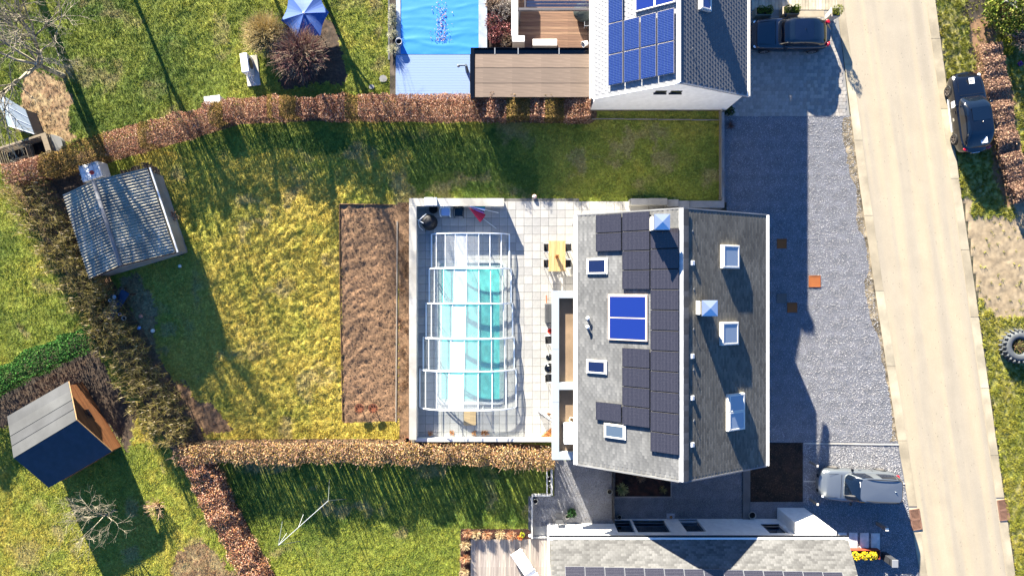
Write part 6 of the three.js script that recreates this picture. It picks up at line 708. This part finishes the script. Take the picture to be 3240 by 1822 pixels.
{ // canopy
  const S = thing('blue_canopy', 'six sided smooth matt blue canopy beside the twiggy shrubs', 'canopy', at(964, 60)), y = G + 0.95, vs = [[889, 64], [937, 124], [1013, 113], [1040, 39], [1009, -28], [912, -22]].map(([u, v]) => at(u, v, y)), ap = at(960, 41, y + 0.32), m = mat('#264d8e', 0.7);
  for (let i = 0; i < 6; i++) { const a = vs[i], b = vs[(i + 1) % 6], g = []; const n = 6, P = (s, t) => { const e = a.clone().lerp(b, t), sag = 0.10 * Math.sin(Math.PI * t) * s; const q = ap.clone().lerp(e, s); q.y = lerp(ap.y, e.y, Math.pow(s, 0.75)) + 0.05 * Math.sin(Math.PI * s) - sag * 0.5; const c = ap.clone().setY(0).sub(e.clone().setY(0)).normalize(); return q.addScaledVector(c, sag * 1.2); }; for (let r = 0; r < n; r++) for (let k = 0; k < n; k++) g.push(faces([[P(r / n, k / n), P(r / n, (k + 1) / n), P((r + 1) / n, (k + 1) / n), P((r + 1) / n, k / n)]])); part('canopy_panel', g, m, S); part('pole', rod(V(a.x, G - 0.1, a.z), a, 0.025), M.darkGrey, S); }
  part('finial', ball(ap.x, ap.y + 0.02, ap.z, 0.06), M.alu, S);
  const hpu = thing('pool_heat_pump', 'white upright heat pump on a concrete slab in the lawn', 'heat pump', at(797, 222), 0.12); lpart('slab', rbx(0.02, 0.03, 0.05, 0.75, 0.1, 1.75, 0.02), M.concrete, hpu); lpart('casing', rbx(-0.08, 0.5, -0.15, 0.42, 0.85, 1.08, 0.04), M.whitePlastic, hpu); lpart('grille', cyl(0, 0, 0, 0.3, 0.3, 0.02).rotateZ(-Math.PI / 2).translate(0.135, 0.5, -0.2), M.black, hpu); lpart('pipe', tube([V(-0.05, 0.55, 0.4), V(-0.05, 0.5, 0.6), V(0.05, 0.15, 0.75), V(0.12, 0.1, 0.85)], 0.028), M.whitePlastic, hpu); lpart('pipe', tube([V(0.05, 0.4, 0.4), V(0.05, 0.35, 0.55), V(0.0, 0.12, 0.62), V(-0.12, 0.1, 0.66)], 0.028), M.whitePlastic, hpu);
  const wb = thing('slatted_bin', 'white slatted garden box behind the pink brown hedge', 'garden box', at(694, 330), 0.12); for (let i = 0; i < 6; i++) lpart('slat', bx(0, 0.12 + i * 0.15, 0.18, 0.86, 0.12, 0.03), M.whitePlastic, wb); lpart('top', rbx(0, 0.98, 0, 0.9, 0.04, 0.42, 0.01), M.whitePlastic, wb); for (const s of [-1, 1]) lpart('side', bx(s * 0.42, 0.48, -0.01, 0.03, 0.95, 0.34), M.whitePlastic, wb); lpart('back', bx(0, 0.48, -0.18, 0.81, 0.95, 0.02), M.whitePlastic, wb);
}
// ---------------------------------------------------------------- garden bed, swing, odds and ends
{
  const e = thing('bed_edging', 'thin dark timber edging around the brown planting bed', 'edging', at(1075, 990)); const ed = (u0, v0, u1, v1) => part('board', rod(at(u0, v0, G + 0.03), at(u1, v1, G + 0.03), 0.035, 0.035, 4), M.woodDark, e); ed(1074, 648, 1076, 950); ed(1076, 952, 1084, 1334); ed(1074, 646, 1242, 648); part('board', rod(at(1257, 700, G + 0.02), at(1253, 1335, G + 0.02), 0.05, 0.05, 4), M.woodGrey, e);
  for (const [u, l] of [[1141, 'rusty metal disc on a stake, next to the yellow lawn side of the bed'], [1184, 'rusty metal disc on a stake, nearer the terrace wall']]) { const t = thing('rusty_disc', l, 'garden ornament', at(u, 1288)); lpart('disc', lathe([[0, 0.34], [0.12, 0.33], [0.26, 0.37], [0.27, 0.4], [0.12, 0.36], [0, 0.37]], 0, 0, 0, 26), M.rust, t); lpart('stake', cyl(0, -0.05, 0, 0.025, 0.025, 0.42), M.rustDark, t); for (let k = 0; k < 9; k++) lpart('petal', bx(0.2 * Math.cos(k * 0.7), 0.4, 0.2 * Math.sin(k * 0.7), 0.07, 0.02, 0.05), M.rustDark, t); }
  const pt = thing('clay_pot', 'red clay pot at the corner of the terrace wall and the hedge', 'pot', at(1290, 1390)); lpart('pot', lathe([[0, 0.02], [0.12, 0], [0.17, 0.3], [0.15, 0.3], [0.12, 0.15], [0, 0.15]]), mat('#7c3a26', 0.8, { map: TX.plain }), pt); lpart('soil', cyl(0, 0.15, 0, 0.12, 0.12, 0.05), M.soilDark, pt);
  const sw = thing('swing_frame', 'thin white tubular swing frame on the green lawn', 'swing frame', at(960, 1650)), y = G + 2.1, a = at(880, 1725, y), b = at(1038, 1584, y), tube1 = mat('#aeb3b5', 0.4); part('top_bar', rod(a, b, 0.015, 0.015, 8), tube1, sw); const ac = b.clone().sub(a).setY(0).normalize(), pr = V(-ac.z, 0, ac.x); for (const p of [a, b]) for (const s of [-0.75, 0.75]) part('leg', rod(p, p.clone().addScaledVector(pr, s).setY(G), 0.02, 0.02, 8), mat('#4d5654', 0.5), sw); const m0 = a.clone().lerp(b, 0.4); part('brace', rod(m0, m0.clone().add(V(-0.1, -1.2, -0.3)), 0.012), tube1, sw); part('brace', rod(a, a.clone().add(V(0.12, -1.0, -0.3)), 0.012), tube1, sw);
  const bl = (nm, u, v, r, c, l) => { const t = thing(nm, l, 'ball', at(u, v, G)); lpart('ball', ball(0, r * 0.95, 0, r), mat(c, 0.4), t); lpart('seam', clean(new THREE.TorusGeometry(r * 0.995, 0.006, 5, 24).rotateX(1.2).translate(0, r * 0.95, 0)), M.midGrey, t); };
  bl('red_ball', 700, 1513, 0.14, '#c4122e', 'bright red ball in the hedge shade'); bl('yellow_ball', 665, 1502, 0.11, '#d8c27a', 'cream yellow ball next to the bright red one'); bl('white_ball', 485, 1046, 0.12, '#d9d6c8', 'off white ball farthest from the dark table'); bl('blue_ball', 441, 1036, 0.12, '#6ea9e6', 'light blue ball on the shaded soil by the dark table'); bl('clay_ball', 447, 1000, 0.13, '#b07a63', 'terracotta ball beside the corner of the dark table'); bl('white_ball', 570, 842, 0.1, '#d9d6c8', 'white ball in the shade south of the corrugated shed'); bl('white_ball', 525, 655, 0.1, '#d9d6c8', 'white ball by the shed wall beside the dried hydrangea'); bl('pink_ball', 1691, 623, 0.13, '#e0b8a8', 'pale pink ball on the shaded lawn north of the terrace');
  const tb = thing('potting_table', 'dark garden table cluttered with pots beside the pruned hedge', 'table', at(388, 962, G), 1.0); lpart('top', rbx(0, 0.72, 0.08, 1.85, 0.05, 0.5, 0.01), mat('#1d2c48', 0.5), tb); lpart('shelf', rbx(0, 0.5, -0.3, 1.9, 0.05, 0.28, 0.01), mat('#8a7d62', 0.85, { map: TX.wood }), tb); for (const [x, z] of [[-0.85, -0.35], [0.85, -0.35], [-0.85, 0.28], [0.85, 0.28]]) lpart('leg', bx(x, 0.35, z, 0.06, 0.7, 0.06), M.woodDark, tb);
  [[366, 940, 0.2, '#16181c', 'black pot with a white patterned top on the dark table'], [349, 950, 0.09, '#d9d2c4', 'small white pot on the pale shelf of the dark table'], [380, 994, 0.09, '#8a78c0', 'small violet pot on the dark table'], [394, 1006, 0.13, '#9a948c', 'grey pot at the end of the dark table']].forEach(([u, v, r, c, l]) => { const t = thing('flower_pot', l, 'pot', at(u, v, G + 0.74)); lpart('pot', lathe([[0, 0], [r * 0.7, 0], [r, r * 1.2], [r * 0.85, r * 1.2], [r * 0.7, r * 0.9], [0, r * 0.9]]), mat(c, 0.5), t); lpart('filling', ball(0, r * 0.95, 0, r * 0.62, 0.35), r > 0.15 ? mat('#c4d4e8', 0.6, { map: TX.plain }) : M.soilDark, t); });
}
// ---------------------------------------------------------------- terrace furniture
{
  const T = thing('dining_table', 'pale wooden dining table on the sunny terrace', 'table', at(1760, 812, TY)); const tm = ['#dcb87c', '#e2c189', '#d6b077'].map((c) => mat(c, 0.6, { map: (() => { const t = TX.wood.clone(); t.rotation = Math.PI / 2; return t; })() })); for (let k = 0; k < 6; k++) lpart('plank', rbx(-0.4 + k * 0.16, 0.74, 0, 0.155, 0.035, 1.72, 0.005, 1), tm[k % 3], T); for (const [a, b] of [[-0.4, -0.75], [0.4, -0.75], [-0.4, 0.75], [0.4, 0.75]]) lpart('leg', bx(a, 0.36, b, 0.07, 0.72, 0.07), M.wood, T); lpart('apron', [bx(0, 0.68, 0, 0.8, 0.07, 1.5)], M.wood, T);
  const ch = (pos, turn, label) => { const c = thing('terrace_chair', label, 'chair', pos, turn, 'chairs around the wooden table'); lpart('seat', rbx(0, 0.44, 0, 0.44, 0.03, 0.44, 0.01), M.black, c); lpart('backrest', moved(rbx(-0.22, 0.22, 0, 0.025, 0.42, 0.42, 0.008), 0, 0.44, 0, 0, 0, 0.1), M.black, c); for (const s of [-1, 1]) { lpart('arm', [tube([V(-0.27, 0.86, s * 0.23), V(-0.2, 0.66, s * 0.24), V(0.18, 0.64, s * 0.24), V(0.22, 0.4, s * 0.24), V(0.22, 0, s * 0.24)], 0.013, 20)], M.alu, c); lpart('leg', rod(V(-0.22, 0, s * 0.23), V(-0.27, 0.86, s * 0.23), 0.013), M.alu, c); } return c; };
  ch(at(1734, 785, TY), 0, 'black white framed chair on the pool side of the table, far from the flat roof'); ch(at(1733.5, 835, TY), 0, 'black white framed chair on the pool side of the table, near the flat roof'); ch(at(1789, 785, TY), Math.PI, 'black white framed chair on the house side of the table, far from the flat roof'); ch(at(1789, 835, TY), Math.PI, 'black white framed chair on the house side of the table, near the flat roof');
  const pv = thing('table_plant', 'small orange potted plant on the wooden table', 'potted plant', at(1762, 812, TY + 0.76)); lpart('pot', lathe([[0, 0], [0.07, 0], [0.1, 0.16], [0.085, 0.16], [0.06, 0.12], [0, 0.12]]), mat('#b5502e', 0.7), pv); { const q = rng(95), L = []; for (let i = 0; i < 90; i++) { const a = 6.28 * q(), r = 0.13 * q(); L.push([mtx(r * Math.cos(a), 0.16 + 0.16 * q(), r * Math.sin(a), 3 * q(), 6 * q(), 3 * q(), 0.09), mul(pick3(q, [[0.5, 0.12, 0.05], [0.2, 0.16, 0.04], [0.6, 0.3, 0.15]]), 0.6 + 0.6 * q())]); } copies('foliage', leafGeo, leafMat, L, pv); }
  // corner with chairs, barbecue, parasols
  const plasticChair = (pos, m, label, turn) => { const c = thing('plastic_chair', label, 'chair', pos, turn); lpart('seat', rbx(0, 0.42, 0.02, 0.46, 0.035, 0.46, 0.015), m === M.black ? M.blackGloss : mat('#9fb2d4', 0.4), c); for (let k = 0; k < 5; k++) lpart('back_slat', moved(rbx(0, 0, 0, 0.06, 0.4, 0.02, 0.006), -0.18 + k * 0.09, 0.64, -0.22 - 0.02 * Math.cos(k - 2), 0, -0.18), m, c); lpart('back_rim', tube([V(-0.26, 0.5, -0.18), V(-0.24, 0.82, -0.26), V(0, 0.88, -0.3), V(0.24, 0.82, -0.26), V(0.26, 0.5, -0.18)], 0.026, 24), m, c); for (const s of [-1, 1]) lpart('arm', tube([V(s * 0.25, 0.64, -0.24), V(s * 0.29, 0.66, 0), V(s * 0.27, 0.62, 0.24), V(s * 0.25, 0.2, 0.27), V(s * 0.26, 0, 0.28)], 0.024, 20), m, c); for (const s of [-1, 1]) lpart('leg', rod(V(s * 0.26, 0, -0.24), V(s * 0.23, 0.5, -0.2), 0.024), m, c); return c; };
  plasticChair(at(1411, 671, TY), M.whitePlastic, 'white plastic armchair against the terrace wall', 0); plasticChair(at(1453, 673, TY), M.black, 'black plastic armchair beside the white one', 0);
  const pot = thing('round_pot', 'large black pot in the shaded terrace corner', 'pot', at(1374, 664, TY)); lpart('pot', lathe([[0, 0.03], [0.2, 0], [0.26, 0.5], [0.23, 0.5], [0.2, 0.36], [0, 0.36]]), M.black, pot); lpart('soil', cyl(0, 0.36, 0, 0.2, 0.2, 0.05), M.soilDark, pot);
  const bq = thing('covered_barbecue', 'round barbecue under a black cover with a bare metal frame', 'barbecue', at(1356, 706, TY), 0.3); lpart('cover', lathe([[0, 0.92], [0.18, 0.9], [0.36, 0.76], [0.42, 0.55], [0.4, 0.2], [0.45, 0.12]], 0.08, 0, 0, 22), mat('#0d0e14', 0.6), bq); lpart('frame', [tube([V(-0.38, 0.1, -0.35), V(-0.46, 0.7, -0.2), V(-0.2, 0.95, -0.28), V(0.1, 0.95, -0.42)], 0.018), tube([V(-0.42, 0.1, 0.3), V(-0.5, 0.65, 0.1), V(-0.46, 0.7, -0.2)], 0.018)], M.alu, bq); lpart('handle', rod(V(-0.5, 0.72, -0.3), V(-0.2, 0.8, 0.02), 0.02), M.alu, bq); for (const [x, z] of [[-0.3, 0.4], [0.45, -0.2]]) lpart('leg', rod(V(x, 0, z), V(x * 0.6, 0.5, z * 0.6), 0.02), M.black, bq);
  const parasol = (tip, end, spread, side, label, mk, poleM) => { const t = thing('folded_parasol', label, 'parasol', tip.clone().setY(TY)); const d = end.clone().sub(tip), L = d.length(); d.normalize(); const s1 = V(-d.z, 0, d.x).normalize(), up = d.clone().cross(s1).normalize(), base = tip.clone().addScaledVector(d, L * 0.5), n = 10; for (let k = 0; k < n; k++) { const f = (t2) => { const a = Math.PI * (t2 / n), r = spread * (1 + 0.08 * (Math.round(t2) % 2 ? 1 : -1)); return base.clone().addScaledVector(s1, r * Math.cos(a)).addScaledVector(up, (up.y > 0 ? 1 : -1) * r * 0.45 * Math.sin(a)); }; part('canopy_fold', faces([[tip, f(k), f(k + 1)]]), mk(k), t); } part('canopy_under', faces([[tip, base.clone().addScaledVector(s1, -spread), base.clone().addScaledVector(s1, spread)]]), mk(0), t); part('pole', rod(tip.clone().addScaledVector(d, 0.1), end, 0.017), poleM, t); return t; };
  const red = mat('#c8103c', 0.6), red2 = mat('#a80c30', 0.6); parasol(at(1483, 657, TY + 0.95), at(1570, 723, TY + 0.05), 0.27, 1, 'folded crimson parasol leaning on the terrace wall', (k) => (k % 2 ? red : red2), M.zinc);
  const fl = ['#2b7f6a', '#2d62b8', '#d06aa8', '#1d3d52', '#e7e2ec', '#3b8fd0'].map((c) => mat(c, 0.6)); parasol(at(1484, 652, TY + 0.98), at(1577, 673, TY + 0.06), 0.3, 1, 'folded parasol in green, blue and pink patches behind the crimson one', (k) => fl[k % 6], M.whitePlastic);
  // along the flat roof
  const bb = thing('gas_barbecue', 'grey covered gas barbecue beside the flat roof parapet', 'barbecue', at(1738, 990, TY)); lpart('cover', rbx(0, 0.62, 0, 0.55, 0.75, 1.12, 0.05), mat('#4b4d50', 0.75, { map: TX.plain }), bb); lpart('skirt', rbx(0, 0.14, 0, 0.5, 0.28, 1.04, 0.03), M.black, bb); lpart('fold', [bx(-0.1, 1.0, 0, 0.02, 0.015, 1.0), bx(0.12, 1.0, 0, 0.02, 0.015, 1.0)], mat('#3f4144', 0.75), bb);
  const og = thing('orange_tool', 'orange handled garden tool leaning by the flat roof corner', 'tool', at(1728, 945, TY)); lpart('handle', rod(V(0, 0.3, -0.2), V(0.02, 0.35, 0.25), 0.035), mat('#b5532a', 0.6), og); lpart('shaft', rod(V(0, 0.32, 0), V(0.4, 0.36, -0.05), 0.012), M.wood, og);
  const tr = thing('stool_tray', 'small grey side table under the red bowl', 'table', at(1741, 1047, TY)); lpart('top', rbx(0, 0.5, 0, 0.42, 0.03, 0.36, 0.01), mat('#a7a8aa', 0.5), tr); for (const [x, z] of [[-0.18, -0.15], [0.18, -0.15], [-0.18, 0.15], [0.18, 0.15]]) lpart('leg', bx(x, 0.25, z, 0.025, 0.5, 0.025), M.alu, tr);
  const rb = thing('red_bowl', 'red bowl standing on the small side table', 'bowl', at(1740, 1047, TY + 0.52)); lpart('bowl', lathe([[0, 0.01], [0.09, 0], [0.15, 0.14], [0.13, 0.14], [0.08, 0.03], [0, 0.03]]), mat('#d8452f', 0.5), rb); lpart('liner', cyl(0, 0.03, 0, 0.085, 0.085, 0.03), mat('#8c1d14', 0.6), rb);
  const fc = (v, label) => { const c = ch(at(1738, v, TY), 0.05, label); c.userData.group = 'chairs along the flat roof'; return c; }; fc(1073, 'black white framed chair beside the red bowl'); fc(1192, 'black white framed chair beside the kettle barbecue');
  const kg = (v, r, label) => { const t = thing('kettle_barbecue', label, 'barbecue', at(1736, v, TY)); lpart('kettle', [ball(0, 0.75, 0, r, 0.85, 22)], M.blackGloss, t); lpart('ring', clean(new THREE.TorusGeometry(r, 0.012, 6, 28).rotateX(Math.PI / 2).translate(0, 0.74, 0)), M.zinc, t); lpart('handle', clean(new THREE.TorusGeometry(0.06, 0.012, 6, 14, Math.PI).translate(0, 0.75 + r * 0.84, 0)), M.black, t); for (let k = 0; k < 3; k++) { const a = k * 2.09 + 0.4; lpart('leg', rod(V(r * 0.5 * Math.cos(a), 0.5, r * 0.5 * Math.sin(a)), V(r * 0.9 * Math.cos(a), 0, r * 0.9 * Math.sin(a)), 0.015), M.zinc, t); } }; kg(1126, 0.2, 'smaller black kettle barbecue next to the red bowl chair'); kg(1160, 0.28, 'larger black kettle barbecue with shiny lid');
  const rl = thing('white_gate', 'low white gate with balusters near the orange leaf heap', 'gate', at(1722, 1310, TY), -0.62); lpart('rail', bx(0, 0.45, 0, 1.05, 0.03, 0.03), M.whitePlastic, rl); lpart('rail', bx(0, 0.08, 0, 1.05, 0.03, 0.03), M.whitePlastic, rl); for (let k = 0; k < 9; k++) lpart('baluster', bx(-0.48 + k * 0.12, 0.27, 0, 0.025, 0.35, 0.025), M.whitePlastic, rl);
  const dg = thing('dog_figure', 'small brown and white animal figure on the terrace by the gate', 'figure', at(1738, 1304, TY), 0.6), fig = (() => { const gs = [ball(0, 0.2, 0, 0.12, 0.8, 12), ball(0.16, 0.3, 0, 0.075, 0.9, 12), ball(0.23, 0.28, 0, 0.04, 0.8, 10)]; return gs; })(); lpart('body', fig, mat('#d8cfc2', 0.8), dg); lpart('patch', [ball(-0.04, 0.23, 0.02, 0.11, 0.75, 10)], mat('#6b4630', 0.8), dg); for (const [x, z] of [[0.07, 0.06], [0.07, -0.06], [-0.08, 0.06], [-0.08, -0.06]]) lpart('leg', rod(V(x, 0.16, z), V(x, 0, z), 0.025, 0.02), mat('#d8cfc2', 0.8), dg);
  const q = rng(96), L = []; for (let i = 0; i < 1500; i++) { const k = q(), u = k < 0.62 ? 1747 - 34 * Math.pow(q(), 0.8) * 1.0 : pick3(q, [1362, 1430, 1530, 1540, 1500]) + 14 * (q() - 0.5), v = k < 0.62 ? 1388 - (u - 1705) * 0.9 * q() : pick3(q, [1370, 1374, 1366]) + 10 * (q() - 0.5); if (k > 0.62 && q() < 0.55) continue; L.push([mtx(X(u, TY), TY + 0.02 + 0.04 * q(), Z(v, TY), q(), 6 * q(), q(), 0.05 + 0.05 * q()), mul(pick3(q, [[0.55, 0.22, 0.07], [0.42, 0.18, 0.08], [0.6, 0.35, 0.16]]), 0.6 + 0.6 * q())]); } copies('leaf_litter', leafGeo, leafMat, L, scene); scene.children.at(-1).userData.label = 'orange dry leaves blown into the terrace corners';
  const dp = thing('downpipe', 'grey round downpipe at the house corner above the terrace', 'pipe', at(1817, 712, TY)); lpart('pipe', cyl(0, 0, 0, 0.1, 0.1, 1.2, 18), M.darkGrey, dp); lpart('rim', clean(new THREE.TorusGeometry(0.1, 0.018, 6, 20).rotateX(Math.PI / 2).translate(0, 1.2, 0)), M.midGrey, dp);
  // box planters on the forecourt
  const bp = (u, v, w, label, seed) => { const t = thing('box_planter', label, 'planter', at(u, v, 0.03)); lpart('trough', rbx(0, 0.3, 0, w, 0.6, 0.45, 0.02), mat('#bfb19a', 0.8, { map: TX.plain }), t); lpart('soil', bx(0, 0.6, 0, w - 0.08, 0.02, 0.37), M.soilDark, t); for (const s of [-1, 1]) leafBall('boxwood_ball', label.replace(/^\w+ \w+ \w+/, s < 0 ? 'clipped boxwood on the house side of the' : 'clipped boxwood on the street side of the'), t.position.clone().add(V(s * w * 0.24, 0.6, 0)), 0.25, 0.85, 420, [[0.10, 0.15, 0.02], [0.17, 0.2, 0.03], [0.05, 0.08, 0.015]], 0.06, { seed: seed + s, cat: 'bush', stem: false }); };
  bp(2407, 48, 0.95, 'rectangular stone planter in the house shade on the forecourt', 140); bp(2492, 45, 0.95, 'rectangular stone planter in the sun behind the black saloon', 144);
  const cp = thing('tall_planter', 'tall tapered white planter at the street corner of the forecourt', 'planter', at(2622, 58, 0.03)); lpart('planter', clean(new THREE.CylinderGeometry(0.36, 0.24, 0.95, 4, 1).rotateY(Math.PI / 4).translate(0, 0.475, 0)), mat('#e4ddcc', 0.7, { map: TX.plain }), cp); lpart('soil', bx(0, 0.955, 0, 0.42, 0.02, 0.42), M.soilDark, cp); leafBall('boxwood_ball', 'clipped boxwood ball in the tall white planter', at(2622, 58, 0.03).add(V(0, 0.95, 0)), 0.3, 0.95, 600, [[0.16, 0.19, 0.02], [0.24, 0.25, 0.03], [0.07, 0.1, 0.015]], 0.06, { seed: 148, stem: false });
  leafBall('spiky_plant', 'dark spiky plant in a pale bowl at the white gable corner', at(2305, 352, 0.2), 0.3, 0.6, 220, [[0.04, 0.07, 0.03], [0.07, 0.1, 0.04]], 0.14, { seed: 150, cat: 'plant' }); const bw = thing('plant_bowl', 'pale bowl under the spiky plant at the gable corner', 'bowl', at(2305, 352, 0.0)); lpart('bowl', lathe([[0, 0.02], [0.16, 0], [0.26, 0.22], [0.22, 0.22], [0.14, 0.12], [0, 0.12]]), mat('#b9bec6', 0.6), bw); lpart('soil', cyl(0, 0.12, 0, 0.17, 0.17, 0.05), M.soilDark, bw); shrub('dry_plant', 'dry reddish plant at the foot of the retaining wall', at(2312, 396, 0.02), 0.28, 0.25, 60, [[0.22, 0.12, 0.1]], { seed: 38, th: 0.012 });
}

renderer.render(scene, camera);
